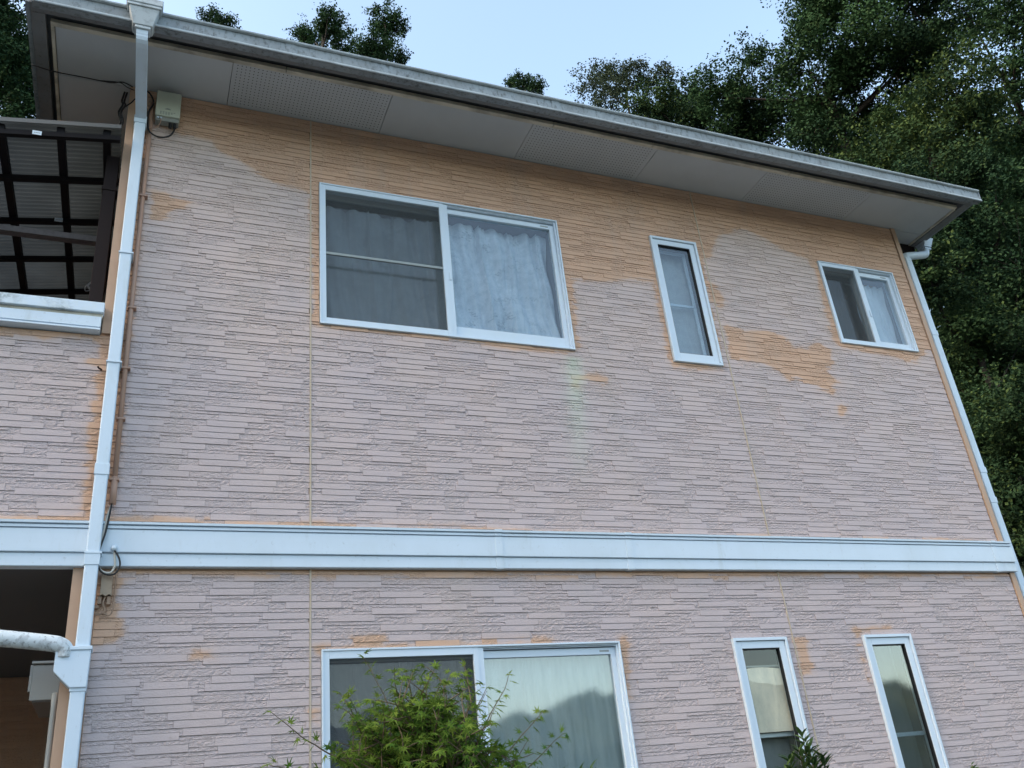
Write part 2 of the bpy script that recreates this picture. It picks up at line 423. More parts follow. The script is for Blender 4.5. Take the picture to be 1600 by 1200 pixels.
def set_wear(o, r=.9):
    me = o.data
    a = me.attributes.new("wear", 'FLOAT_COLOR', 'POINT')
    a.data.foreach_set("color", np.tile(np.array([r, 0, .5, .3], np.float32), len(me.vertices)))
set_wear(me_wall)

ORANGE = [
 [(-.18,6.18),(-.14,5.7),(-.04,5.67),(.04,5.63),(.22,5.64),(.28,5.55),(.39,5.5),(.47,5.45),(.62,5.37),(.84,5.35),(.86,4.93),(.86,4.32),(1.14,4.32),(1.47,4.32),(1.81,4.33),(2.16,4.31),(2.61,4.32),(2.65,4.37),(2.67,4.75),(2.68,4.93),(2.92,4.95),(3.14,5.0),(3.36,5.01),(3.36,4.74),(3.35,4.37),(3.38,4.29),(3.8,4.32),(3.83,4.63),(3.81,4.91),(3.84,5.08),(3.84,5.29),(3.92,5.33),(4.05,5.52),(4.31,5.67),(4.43,5.62),(4.56,5.56),(4.7,5.5),(4.91,5.46),(4.94,5.33),(4.94,5.06),(4.92,4.7),(4.97,4.62),(5.41,4.6),(5.74,4.57),(5.86,4.67),(5.93,4.72),(6.0,4.71),(6.1,6.1),(3.48,6.25)],
 [(3.92,4.71),(4.06,4.66),(4.31,4.7),(4.45,4.66),(4.49,4.57),(4.64,4.57),(4.77,4.65),(4.87,4.61),(4.86,4.49),(4.76,4.4),(4.89,4.3),(4.8,4.28),(4.76,4.21),(4.57,4.27),(4.44,4.31),(4.37,4.27),(4.33,4.34),(4.17,4.4),(3.9,4.42)],
 [(-.1,5.15),(-.01,5.14),(.13,5.11),(.06,5.05),(0,4.99),(-.08,4.94)],
 [(.28,2.44),(.37,2.44),(.37,2.395),(.28,2.395)],
 [(1.06,2.47),(1.15,2.48),(1.23,2.47),(1.24,2.44),(1.59,2.44),(2.16,2.44),(2.2,2.42),(2.15,2.4),(.9,2.41),(.88,2.43),(1.06,2.44)],
 [(.84,2.13),(.9,2.12),(.9,2.07),(.84,2.08)],
 [(3.88,2.4),(3.98,2.39),(3.97,2.31),(3.96,2.2),(3.88,2.19),(3.87,2.3)],
 [(-.07,2.83),(-.08,2.7),(-.06,2.59),(-.04,2.52),(-.07,2.48),(-.19,2.46),(-.3,2.8)],
 [(-.18,6.18),(-.15,4.33),(-.15,3.09),(-.27,3.07),(-.29,4.31),(-.32,6.14)],
 [(-3.6,4.2),(-3.6,4.1),(-2,4.09),(-.77,4.09),(-.65,4.08),(-.58,4.07),(-.55,4.06),(-.49,4.1),(-.45,4.1),(-.34,4.1),(-.26,4.07),(-.27,4.21)],
 [(-.33,3.965),(-.25,3.965),(-.24,3.935),(-.29,3.935),(-.33,3.94)],
 [(3.82,5.08),(3.91,5.04),(3.97,4.93),(3.91,4.86),(3.83,4.91)],
 [(4.77,4.08),(4.81,4.12),(4.86,4.1),(4.83,4.04),(4.77,4.03)],
 [(2.57,4.14),(2.62,4.15),(2.62,4.1),(2.6,4.06),(2.57,4.06)],
 [(2.63,4.15),(2.76,4.18),(2.83,4.15),(2.79,4.12),(2.74,4.13)],
 [(2.68,2.39),(2.67,2.44),(2.64,2.43),(2.63,2.39),(2.62,2.1),(2.65,2.1)],
 [(4.38,2.38),(4.43,2.43),(4.68,2.44),(4.68,2.455),(4.38,2.45),(4.38,2.14),(4.40,2.14)],
 [(-.3,2.86),(6.1,2.86),(6.1,2.812),(4,2.81),(2.9,2.80),(2.2,2.805),(1.2,2.80),(.3,2.81),(-.3,2.80)],
 [(-.27,3.0),(6.1,3.0),(6.1,3.07),(3.2,3.068),(2.0,3.082),(1.3,3.075),(.9,3.085),(.3,3.09),(.05,3.115),(-.15,3.11),(-.5,3.09),(-.8,3.1),(-3.6,3.08),(-3.6,3.0)],
]
def sdf(P):
    """signed distance, positive inside the union of unfaded areas"""
    best = np.full(len(P), -9.)
    for poly in ORANGE:
        A = np.array(poly); B = np.roll(A, -1, 0)
        d = np.full(len(P), 9.); ins = np.zeros(len(P), bool)
        for a, b in zip(A, B):
            ab = b - a; t = np.clip(((P - a) @ ab) / (ab @ ab + 1e-12), 0, 1)
            d = np.minimum(d, np.linalg.norm(P - a - t[:, None] * ab, axis=1))
            c = ((a[1] > P[:, 1]) != (b[1] > P[:, 1])) & (P[:, 0] < (b[0] - a[0]) * (P[:, 1] - a[1]) / (b[1] - a[1] + 1e-12) + a[0])
            ins ^= c
        best = np.maximum(best, np.where(ins, d, -d))
    return best

# --- stacked-stone blocks packed on a grid 19 mm high
UH, UW = .0178, .0145
def pack(x0, x1, z0, z1, seed):
    R = random.Random(seed)
    nx = int((x1 - x0) / UW); nz = int((z1 - z0) / UH)
    occ = np.zeros((nz, nx), bool); out = []
    # flat proud stones first, stepping sideways from course to course
    off = R.randint(0, 40)
    for j in range(nz - 1):
        off += R.randint(13, 27)
        i = -(off % 44)
        while i < nx:
            w = R.randint(14, 20); a, b = max(i, 0), min(i + w, nx)
            if b - a > 4 and not occ[j:j + 2, a:b].any():
                lo, hi = max(a - 1, 0), min(b + 1, nx)
                if not occ[j:j + 2, lo:hi].any() and R.random() < .80:
                    occ[j:j + 2, a:b] = True; out.append((x0 + a * UW, x0 + b * UW, z0 + j * UH, z0 + (j + 2) * UH, True, R.random()))
            i += w + R.randint(14, 30)
    # rough stones fill the rest
    for j in range(nz):
        i = 0
        while i < nx:
            if occ[j, i]: i += 1; continue
            free = 1
            while i + free < nx and not occ[j, i + free]: free += 1
            w = R.randint(7, 22)
            if free - w < 4: w = free if free < 24 else w - 4
            w = min(w, free)
            h = 2 if (j + 1 < nz and not occ[j + 1, i:i + w].any() and R.random() < .72) else 1
            occ[j:j + h, i:i + w] = True
            out.append((x0 + i * UW, x0 + (i + w) * UW, z0 + j * UH, z0 + (j + h) * UH, False, R.random()))
            i += w
    return out
def clip(p, holes):
    L = [p[:4]]
    for h in holes:
        N = []
        for x0, x1, z0, z1 in L:
            if x1 <= h[0] or x0 >= h[1] or z1 <= h[2] or z0 >= h[3]: N.append((x0, x1, z0, z1)); continue
            if x0 < h[0]: N.append((x0, h[0], z0, z1))
            if x1 > h[1]: N.append((h[1], x1, z0, z1))
            a, b = max(x0, h[0]), min(x1, h[1])
            if z0 < h[2]: N.append((a, b, z0, h[2]))
            if z1 > h[3]: N.append((a, b, h[3], z1))
        L = N
    return [(a, b, c, d) for a, b, c, d in L if b - a > .008 and d - c > .005]
SX = [.849, 3.870]
blocks = []
cuts = [(a - .002, b + .002, c - .002, d + .002) for a, b, c, d in WIN] + [(s - .005, s + .005, 0, 7) for s in SX]
for (x0, x1, z0, z1, sd_) in ((-.234, XR - .006, 3.057, 5.948, 3), (-3.5, -.234, 3.057, 4.14, 4), (-.234, XR - .006, .42, 2.835, 5)):
    for p in pack(x0, x1 + UW * .4, z0, z1, sd_):
        for q in clip(p, cuts + [(x1, 99, 0, 9)]):
            blocks.append((*q, p[4], p[5]))
def block_geo(x0, x1, z0, z1, smooth, rnd, R, y_face=0.):
    g = .0008 if smooth else 0; gb = .0016 if smooth else .0010
    x0 += g; x1 -= g; z0 += gb if z1 - z0 > .012 else .001
    if smooth: base, jit = .0078 + .0012 * rnd, .0003
    else: base, jit = .0058 + .0022 * rnd, .0014
    nc = max(2, int(round((x1 - x0) / (.05 if smooth else .013))) + 1); nr = 3 if (smooth or z1 - z0 < .025) else 4
    xs = np.linspace(x0, x1, nc); zs = np.linspace(z0, z1, nr)
    V = []
    for r in range(nr):
        t = r / (nr - 1)
        for c in range(nc):
            edge = (r == nr - 1)
            d = base - (.0022 if smooth else .0022) * t + R.uniform(-jit, jit) - (.0006 if edge else 0)
            dx = 0 if c in (0, nc - 1) else R.uniform(-.004, .004)
            V.append((xs[c] + dx, y_face - d, zs[r]))
    nf = len(V)
    # back rim
    rim = [c for c in range(nc)] + [r * nc + nc - 1 for r in range(1, nr)] + [(nr - 1) * nc + c for c in range(nc - 2, -1, -1)] + [r * nc for r in range(nr - 2, 0, -1)]
    for k in rim: V.append((V[k][0], y_face + .005, V[k][2]))
    F = []
    for r in range(nr - 1):
        for c in range(nc - 1):
            a = r * nc + c; F.append((a, a + 1, a + nc + 1, a + nc))
    for i in range(len(rim)):
        j = (i + 1) % len(rim)
        F.append((rim[j], rim[i], nf + i, nf + j))
    return V, F
VW = cf
def proj_area(b):
    c = Vector(((b[0] + b[1]) / 2, 0, (b[2] + b[3]) / 2)) - Vector((0, -4.73, 1.5)); d = c.dot(cf)
    px = 800 + 1408 * c.dot(cr) / d; py = 600 - 1408 * c.dot(cu) / d
    if not (6 < px < 1594 and 6 < py < 1190): return 0
    return (b[1] - b[0]) * (b[3] - b[2]) / (d * d) * (c.normalized().y)
order = sorted(range(len(blocks)), key=lambda i: -proj_area(blocks[i]))
single = set(order[:300])
R = random.Random(11)
def make_blocks(idx_list, name, parent, yf=0., force=None, src=None):
    VV = []; FF = []; meta = []
    for i in idx_list:
        b = src[i]; V, F = block_geo(*b, R, yf); o = len(VV)
        VV += V; FF += [tuple(k + o for k in f) for f in F]
        meta += [(b[5], 0. if b[4] else 1.)] * len(V)
    V = np.array(VV); F = np.array(FF); meta = np.array(meta)
    s = sdf(V[:, [0, 2]]) if force is None else np.full(len(V), force)
    cen = .5 + np.clip(s, -.24, .24) * 2
    g = np.exp(-((V[:, 0] - (2.60 - (4.29 - V[:, 2]) * .075)) / (.05 + .02 * np.abs(np.sin(V[:, 2] * 17)))) ** 2) * np.clip((4.31 - V[:, 2]) / .03, 0, 1) * np.clip((V[:, 2] - 3.35) / .8, 0, 1) * .8 if force is None else np.zeros(len(V))
    A = np.stack([cen, g, meta[:, 0], meta[:, 1]], 1)
    return np_mesh(name, V, F, SIDE, parent, A, "wear")
rest = [i for i in range(len(blocks)) if i not in single]
fld = make_blocks(rest, "siding_block_field", me_wall, src=blocks); fld["kind"] = "stuff"
for i in sorted(single):
    make_blocks([i], "siding_block", me_wall, src=blocks)
# sealed joints between the siding boards
for s in SX:
    for z0, z1 in ((3.057, 5.945), (.42, 2.834)):
        part("sealant_joint", SEAL, house, (s - .0048, s + .0048, -.0092, .006, z0, z1))
# corner trims
part("corner_trim", TRIM, house, (XL, -.236, -.014, .10, 4.14, 5.945))
part("corner_trim", TRIM, house, (XL, -.236, -.014, .10, 0, 2.834))
part("corner_trim", TRIM, house, (XR, XR + .045, -.016, .10, 0, 2.832), (XR, XR + .045, -.016, .10, 3.058, 5.945))
part("corner_joint", DARK, house, (XR - .006, XR - .001, -.004, .006, .4, 2.83), (XR - .006, XR - .001, -.004, .006, 3.06, 5.94))
part("foundation", FOUND, house, (XL, XR, -.002, .12, 0, .40))
# belt course
band = [(.02, 2.835), (-.040, 2.835), (-.042, 2.838), (-.042, 2.897), (-.034, 2.898), (-.034, 2.9015), (-.052, 2.903), (-.053, 2.906), (-.053, 3.016), (-.042, 3.0165), (-.042, 3.021), (-.058, 3.022), (-.058, 3.035), (-.046, 3.036), (-.046, 3.0405), (-.066, 3.042), (-.067, 3.054), (.02, 3.059)]
bc = MB().prism(band, -3.5, XR + .055).build("belt_course", WHITE, house)
for xc in (1.915, 2.768, 5.83):
    MB().prism([(y - .004 if y < 0 else y, z + (.003 if z > 3.05 else 0) - (.003 if z < 2.836 else 0)) for y, z in band], xc - .022, xc + .022).build("joint_cover", WHITE, bc)
MB().box(XR + .02, XR + .055, .02, .3, 2.835, 3.059).build("belt_return", WHITE, bc)
# --- balcony parapet, porch and left wing
part("parapet", SIDE, house, (-3.5, XL + .01, .005, .12, 3.05, 4.14))
set_wear(bpy.data.objects["parapet"])
cap = part("rail_cap", mat("rail_cap_white", (.60, .70, .80), .45, noise=[(2.6, .50, .60, (.27, .31, .32), .75, (1.0, 1, 1.2)), (25, .52, .6, (.62, .70, .76), .7, I3)]), house, (-3.5, -.280, -.070, .17, 4.236, 4.300), bevel=.004)
part("rail_neck", BAT, cap, (-3.5, -.286, -.050, .14, 4.214, 4.236))
cb = part("rail_fascia", WHITE, cap, (-3.5, -.290, -.060, .13, 4.150, 4.212), (-3.5, -.292, -.052, .13, 4.142, 4.150), (-3.5, -.290, -.062, .13, 4.132, 4.142))
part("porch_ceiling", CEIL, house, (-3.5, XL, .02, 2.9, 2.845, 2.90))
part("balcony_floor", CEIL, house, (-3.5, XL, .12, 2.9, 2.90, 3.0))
pw = part("porch_wall", SIDE, house, (-5, XL + .01, 2.905, 3.0, 0, 6.0)); set_wear(pw)
pb = pack(-2.2, XL, .4, 2.845, 9)
ob = make_blocks(range(len(pb)), "siding_block_field", pw, yf=2.9, force=.2, src=pb); ob["kind"] = "stuff"; ob["label"] = "shaded orange brown stacked stone blocks"
part("porch_post", TRIM, house, (-3.5, -3.35, .0, .12, 0, 2.84))
part("wing_side_wall", SIDE, house, (-5, -4.9, 3.0, 7.5, 0, 6.0)); set_wear(bpy.data.objects["wing_side_wall"])
# --- eaves
XS = [-.70, .302, 1.323, 2.348, 3.366, 4.372, 5.44, 6.335]
for i in range(len(XS) - 1):
    pn = part("soffit_panel", SOF, house, (XS[i] + .002, XS[i + 1] - .002, -.385, .004, 5.950, 5.962))
    if i in (1, 3, 5):
        pn["label"] = "perforated soffit panel"
        b = MB(); y = -.365
        while y < -.02:
            x = XS[i] + .03
            while x < XS[i + 1] - .02:
                k = len(b.v); rr = .0038
                for a in range(6): b.v.append((x + rr * math.cos(a * math.pi / 3), y + rr * math.sin(a * math.pi / 3), 5.9492))
                for a in range(6): b.v.append((x + rr * math.cos(a * math.pi / 3), y + rr * math.sin(a * math.pi / 3), 5.9505))
                b.f.append(tuple(k + a for a in reversed(range(6))))
                for a in range(6): b.f.append((k + a, k + (a + 1) % 6, k + 6 + (a + 1) % 6, k + 6 + a))
                x += .0255
            y += .0255
        me = bpy.data.meshes.new("vent_holes"); me.from_pydata(b.v, [], b.f); me.materials.append(HOLE)  # black discs stand in for the dark inside the holes
        o = link(bpy.data.objects.new("vent_holes", me), pn); o["kind"] = "stuff"
for x0, x1 in ((-.70, XL - .002), (XR + .047, 6.335)):
    for y0, y1 in ((.008, .90), (.906, 2.4), (2.406, 4.2), (4.206, 7.5)):
        part("soffit_panel", SOF, house, (x0 + .002, x1, y0, y1, 5.950, 5.962))
part("soffit_backing", DARK, house, (-.78, 6.38, -.50, 7.6, 6.03, 6.045))
for x0, x1 in ((-.705, .62), (.624, 2.486), (2.490, 3.30), (3.304, 4.55), (4.554, 6.338)):
    part("eave_batten", BAT, house, (x0, x1, -.420, -.387, 5.938, 5.966), bevel=.002)
part("eave_batten", BAT, house, (-.720, -.702, -.42, 7.5, 5.938, 5.966))
part("eave_batten", BAT, house, (6.337, 6.350, -.39, 7.5, 5.938, 5.966))
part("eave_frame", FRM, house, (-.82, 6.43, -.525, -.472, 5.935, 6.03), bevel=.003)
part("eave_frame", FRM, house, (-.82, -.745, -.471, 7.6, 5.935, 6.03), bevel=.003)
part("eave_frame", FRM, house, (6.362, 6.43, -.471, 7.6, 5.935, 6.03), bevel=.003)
part("verge_flashing", GUT, house, (6.432, 6.446, -.53, 7.62, 5.935, 6.06))
part("verge_flashing", GUT, house, (-.845, -.822, -.53, 7.62, 5.945, 6.07))
# roof: low hipped slab in courses of slate
rb = MB()
E0, E1, Y0, Y1, H = -.815, 6.425, -.53, 7.60, 6.055
n_c = 14
for k in range(n_c):
    t0 = k / n_c; t1 = (k + 1) / n_c; hm = 3.6
    z = H + 1.25 * t0
    rb.box(E0 + hm * t0, E1 - hm * t0, Y0 + hm * t0, Y1 - hm * t0, z - .07, z + .015)
rb.build("roof", ROOF, house)
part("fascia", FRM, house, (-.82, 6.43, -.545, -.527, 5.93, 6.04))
# gutter: open box with rolled lip
gp = [(-.550, 5.885), (-.598, 5.880), (-.600, 5.885), (-.600, 5.972), (-.606, 5.978), (-.606, 5.986), (-.592, 5.986), (-.590, 5.90), (-.556, 5.90), (-.554, 6.01), (-.548, 6.01)]
LIPM = mat("dull_white_gutter_lip", (.40, .46, .50), .5, noise=[(9, .45, .7, (.22, .24, .25), .8, (.8, 1, 1))])
gt = MB()
gt.prism(gp, -.79, 6.40)
g1 = gt.build("gutter", GUT, house)
for lip in ([(-.6005, 5.881), (-.611, 5.879), (-.613, 5.886), (-.611, 5.893), (-.6005, 5.896)], [(-.6065, 5.974), (-.617, 5.979), (-.620, 5.987), (-.614, 5.995), (-.600, 5.995), (-.600, 5.9865), (-.6065, 5.9865)]):
    MB().prism(lip, -.792, 6.402).build("gutter_lip", LIPM, g1)
MB().prism([(-.550, 5.886), (-.602, 5.882), (-.604, 5.975), (-.614, 5.990), (-.550, 6.015)], 6.40, 6.412).build("end_cap", GUT, g1)
MB().prism([(-.550, 5.886), (-.602, 5.882), (-.604, 5.975), (-.614, 5.990), (-.550, 6.015)], -.80, -.79).build("end_cap", GUT, g1)
for xj in (.62, 2.42, 4.25):
    MB().prism([(y - .003, z) for y, z in gp[:9]] + [(-.596, 5.985), (-.594, 5.902), (-.556, 5.902)], xj - .03, xj + .03).build("gutter_joint", GUT, g1)
# --- left downpipe with rain-water head
dp = empty("downpipe", (0, 0, 0)); dp.parent = house; dp.location = -HOFF
fn = MB()
def frustum(b, c0, z0, w0, d0, c1, z1, w1, d1):
    n = len(b.v)
    for (cx, cy), z, w, d in ((c0, z0, w0, d0), (c1, z1, w1, d1)):
        b.v += [(cx - w / 2, cy - d / 2, z), (cx + w / 2, cy - d / 2, z), (cx + w / 2, cy + d / 2, z), (cx - w / 2, cy + d / 2, z)]
    b.f += [tuple(n + i for i in q) for q in ((3, 2, 1, 0), (4, 5, 6, 7), (0, 1, 5, 4), (1, 2, 6, 5), (2, 3, 7, 6), (3, 0, 4, 7))]
fx = -.222
frustum(fn, (fx, -.59), 5.845, .105, .08, (fx, -.60), 5.955, .165, .12)
frustum(fn, (fx, -.60), 5.955, .185, .135, (fx, -.60), 5.975, .185, .135)
frustum(fn, (fx, -.60), 5.975, .196, .145, (fx, -.60), 6.02, .200, .15)
frustum(fn, (fx, -.59), 5.825, .085, .07, (fx, -.59), 5.845, .085, .07)
fn.build("rain_head", FUN, dp, bevel=.004)
def sweep_rect(b, pts, w, d):
    """rectangular pipe through points in the y-z plane"""
    P = [Vector(p) for p in pts]; n0 = len(b.v)
    for i, p in enumerate(P):
        t = (P[min(i + 1, len(P) - 1)] - P[max(i - 1, 0)]).normalized(); nrm = Vector((0, t.z, -t.y))
        if nrm.y > 0: nrm = -nrm
        for sx, sn in ((-1, 1), (1, 1), (1, -1), (-1, -1)):
            b.v.append(tuple(p + Vector((sx * w / 2, 0, 0)) + nrm * (sn * d / 2)))
    for i in range(len(P) - 1):
        for k in range(4):
            q = (k + 1) % 4; b.f.append((n0 + i * 4 + k, n0 + i * 4 + q, n0 + i * 4 + 4 + q, n0 + i * 4 + 4 + k))
    b.f.append((n0, n0 + 1, n0 + 2, n0 + 3)); k = n0 + (len(P) - 1) * 4; b.f.append((k + 3, k + 2, k + 1, k))
b = MB(); px = -.203
sweep_rect(b, spline([(fx, -.585, 5.835), (fx, -.58, 5.80), (fx + .004, -.545, 5.765), (fx + .012, -.30, 5.70), (px, -.13, 5.655), (px, -.075, 5.63), (px, -.07, 5.60)], 5), .062, .055)
b.build("swan_neck", PIPE, dp)
b = MB().box(px - .036, px + .036, -.104, -.034, 5.585, 5.640); b.build("pipe_collar", PIPE, dp, .003)
MB().box(px - .031, px + .031, -.10, -.038, .1, 5.59).build("pipe_shaft", PIPE, dp, .006)
for z0, z1 in ((3.285, 3.345), (2.825, 2.885), (2.245, 2.29)):
    MB().box(px - .0345, px + .0345, -.1035, -.0345, z0, z1).build("pipe_collar", PIPE, dp, .002)
for z in (4.62, 3.92, 2.88, 1.6):
    MB().box(px - .037, px + .040, -.106, -.0, z, z + .010).build("pipe_bracket", PIPE, dp, .001)
b = MB(); b.prism([(px - .035, 2.26), (px + .035, 2.26), (px + .038, 2.425), (px - .108, 2.425), (px - .108, 2.335), (px - .10, 2.325)], -.112, -.03, 'y'); b.build("branch_box", PIPE, dp, .004)
MB().box(px - .113, px + .043, -.118, -.026, 2.425, 2.443).build("branch_lid", PIPE, dp, .003)
MB().tube([(-2.6, -.12, 2.72)] + spline([(-1.5, -.12, 2.59), (-.9, -.115, 2.525), (-.56, -.11, 2.488), (-.345, -.10, 2.462), (-.300, -.095, 2.452), (-.277, -.09, 2.435), (-.275, -.085, 2.40)], 5), .037, 16).build("branch_pipe", LICH, dp, smooth=True)
# --- right downpipe
rp = empty("downpipe", (0, 0, 0)); rp.parent = house; rp.location = -HOFF
qx, qy = 6.128, .075
MB().box(qx - .034, qx + .034, qy - .034, qy + .034, .1, 5.70).build("pipe_shaft", PIPE, rp, .008)
for z in (3.65, 3.40, 2.6, 4.9):
    MB().box(qx - .037, qx + .037, qy - .037, qy + .037, z, z + .05).build("pipe_collar", PIPE, rp, .003)
MB().tube(spline([(qx, qy, 5.66), (qx, qy, 5.71), (qx + .03, qy, 5.735), (6.38, .10, 5.80), (6.43, .10, 5.82), (6.445, .10, 5.86)], 5), .036, 14).build("swan_neck", PIPE, rp, smooth=True)
b = MB()
frustum(b, (6.45, .10), 5.855, .075, .075, (6.45, .10), 5.872, .075, .075)
frustum(b, (6.45, .10), 5.880, .088, .088, (6.45, .10), 5.895, .088, .088)
frustum(b, (6.45, .10), 5.872, .066, .066, (6.45, .10), 5.880, .066, .066)
frustum(b, (6.455, .10), 5.895, .085, .09, (6.465, .10), 5.965, .115, .13)
b.build("rain_head", PIPE, rp, .003)
MB().prism([(6.02, 5.949), (6.40, 5.949), (6.40, 5.885), (6.10, 5.83), (6.02, 5.80)], .16, .42, 'y').build("eave_bracket", BRNP, house)

# ================================================================= WINDOWS
def room(x0, x1, z0, z1, parent, d=.9):
    b = MB(); b.box(x0 - .25, x1 + .25, d, d + .02, z0 - .2, z1 + .15); b.box(x0 - .27, x0 - .25, .16, d, z0 - .2, z1 + .15); b.box(x1 + .25, x1 + .27, .16, d, z0 - .2, z1 + .15)
    b.box(x0 - .25, x1 + .25, .16, d, z1 + .13, z1 + .15); b.box(x0 - .25, x1 + .25, .16, d, z0 - .2, z0 - .18)
    b.build("room_lining", ROOM, parent)
    MB().box(x0 + .012, x1 - .012, .092, .16, z0 + .012, z0 + .03).box(x0 + .012, x0 + .03, .092, .16, z0 + .03, z1 - .012).box(x1 - .03, x1 - .012, .092, .16, z0 + .03, z1 - .012).box(x0 + .012, x1 - .012, .092, .16, z1 - .03, z1 - .012).build("reveal", ROOM, parent)
def sliding(x0, x1, z0, z1, xm, midrail, pane_mat, label, big):
    w = empty("window", ((x0 + x1) / 2, 0, z0)); off = Vector(w.location); w.parent = house; w.location = off - HOFF; w["label"] = label
    def bd(b, nm, m_, bev=.0015):
        o = b.build(nm, m_, w, bev); o.location = -off; return o
    t = .034 if big else .028
    b = MB(); ring(b, x0, x1, z0, z1, .010, -.022, .02); ring(b, x0 + .010, x1 - .010, z0 + .010, z1 - .010, .012, -.008, .09)
    bd(b, "frame", ALU, .0015)
    # screen sash on the left, standing in front
    a0, a1 = x0 + .022, xm
    c0, c1 = z0 + .024, z1 - .022
    b = MB(); ring(b, a0 - .012, a1, c0 - .012, c1 + .012, t - .004, -.016, .006, t, t + .004); bd(b, "screen_frame", ALU)
    b = MB(); b.box(a1 - .0, a1 + .030, -.012, .035, c0 - .012, c1 + .010); bd(b, "meeting_stile", ALU)
    b = MB(); b.box(a0 + t - .016, a1 - t + .004, -.004, -.003, c0 + t - .012, c1 - t + .008); bd(b, "insect_screen", SCREEN, 0)
    if midrail:
        b = MB(); b.box(a0 + t - .016, a1 - t + .004, -.010, .004, midrail - .009, midrail + .009); bd(b, "screen_rail", ALUG)
    # inner sash behind the screen
    b = MB(); ring(b, a0, a1 + .03, c0 - .002, c1, t, .060, .085, t * 1.4); bd(b, "sash", mat_sash)
    b = MB(); b.box(a0 + t, a1 - .0, .071, .074, c0 + t * 1.4, c1 - t); bd(b, "pane", GLASS, 0)
    # right sash
    s0, s1 = a1 + .030, x1 - .022
    bh = .075 if big else .05
    b = MB(); b.box(s0, s1 - .03, .012, .048, c0 - .002, c0 + bh); b.box(s1 - .03, s1, .012, .048, c0 - .002, c1 - .006); b.box(s0, s1 - .03, .012, .048, c1 - .044, c1 - .006); b.box(s1 + .003, s1 + .006, -.006, .05, c0, c1)
    bd(b, "sash", ALU)
    b = MB(); b.box(s0, x1 - .022, -.008, .010, c1 - .001, c1 + .006); bd(b, "track", ALU, .001)
    b = MB(); b.box(s0, x1 - .022, -.002, .010, z0 + .022, z0 + .030); bd(b, "track", ALU, .001)
    b = MB(); b.box(s0, s1 - .03, .028, .032, c0 + bh, c1 - .044); bd(b, "pane", pane_mat, 0)
    b = MB(); b.box(s1 - .10, s1 - .04, .0105, .012, c1 - .030, c1 - .020); bd(b, "sticker", ALUG, 0)
    b = MB(); b.box(a1 + .008, a1 + .022, -.020, -.012, (z0 + z1) / 2 - .10, (z0 + z1) / 2 - .04); bd(b, "catch", ALU)
    room(x0, x1, z0, z1, w); 
    for o in w.children:
        if o.name.startswith(("room_lining", "reveal")): o.location = -off
    return w
mat_sash = mat("shaded_inner_sash", (.42, .46, .47), .5)  # darker copy of the window white, shade behind the screen put into the colour
def casement(x0, x1, z0, z1, bar, pane_mat, label):
    w = empty("window", ((x0 + x1) / 2, 0, z0)); off = Vector(w.location); w.parent = house; w.location = off - HOFF; w["label"] = label
    def bd(b, nm, m_, bev=.0015):
        o = b.build(nm, m_, w, bev); o.location = -off; return o
    b = MB(); ring(b, x0, x1, z0, z1, .018, -.026, .09); bd(b, "frame", ALU)
    b = MB(); ring(b, x0 + .021, x1 - .021, z0 + .021, z1 - .021, .042, -.014, .03, .055); bd(b, "sash", ALU)
    b = MB(); ring(b, x0 + .017, x1 - .017, z0 + .017, z1 - .017, .006, -.002, .02); bd(b, "gasket", GASK, 0)
    b = MB(); ring(b, x0 + .063, x1 - .063, z0 + .076, z1 - .063, .005, -.008, .02); bd(b, "gasket", GASK, 0)
    b = MB(); b.box(x0 + .066, x1 - .066, .006, .010, z0 + .079, z1 - .066); bd(b, "pane", pane_mat, 0)
    if bar:
        b = MB(); ring(b, x0 + .05, x1 - .05, z0 + .05, z1 - .05, .022, .075, .088); b.box(x0 + .06, x1 - .06, .075, .090, bar - .010, bar + .010); bd(b, "inner_screen_frame", ALU)
    room(x0, x1, z0, z1, w)
    for o in w.children:
        if o.name.startswith(("room_lining", "reveal")): o.location = -off
    return w
sliding(*WIN[0], 1.752, 4.873, GLASS, "wide upper sliding window with insect screen on its left half", True)
casement(*WIN[1], 4.882, GLASS, "tall narrow upper casement window with a cross bar")
sliding(*WIN[2], 5.386, None, GLASS, "small upper sliding window near the right corner", False)
sliding(*WIN[3], 1.752, None, GLASSF, "wide lower sliding window behind the maple", True)
casement(*WIN[4], None, glass("thin_clear_glass", (.95, .96, .94), 0, .05), "narrow lower casement window with beige blind inside")
casement(*WIN[5], None, GLASSF, "narrow lower casement window reflecting the hill")

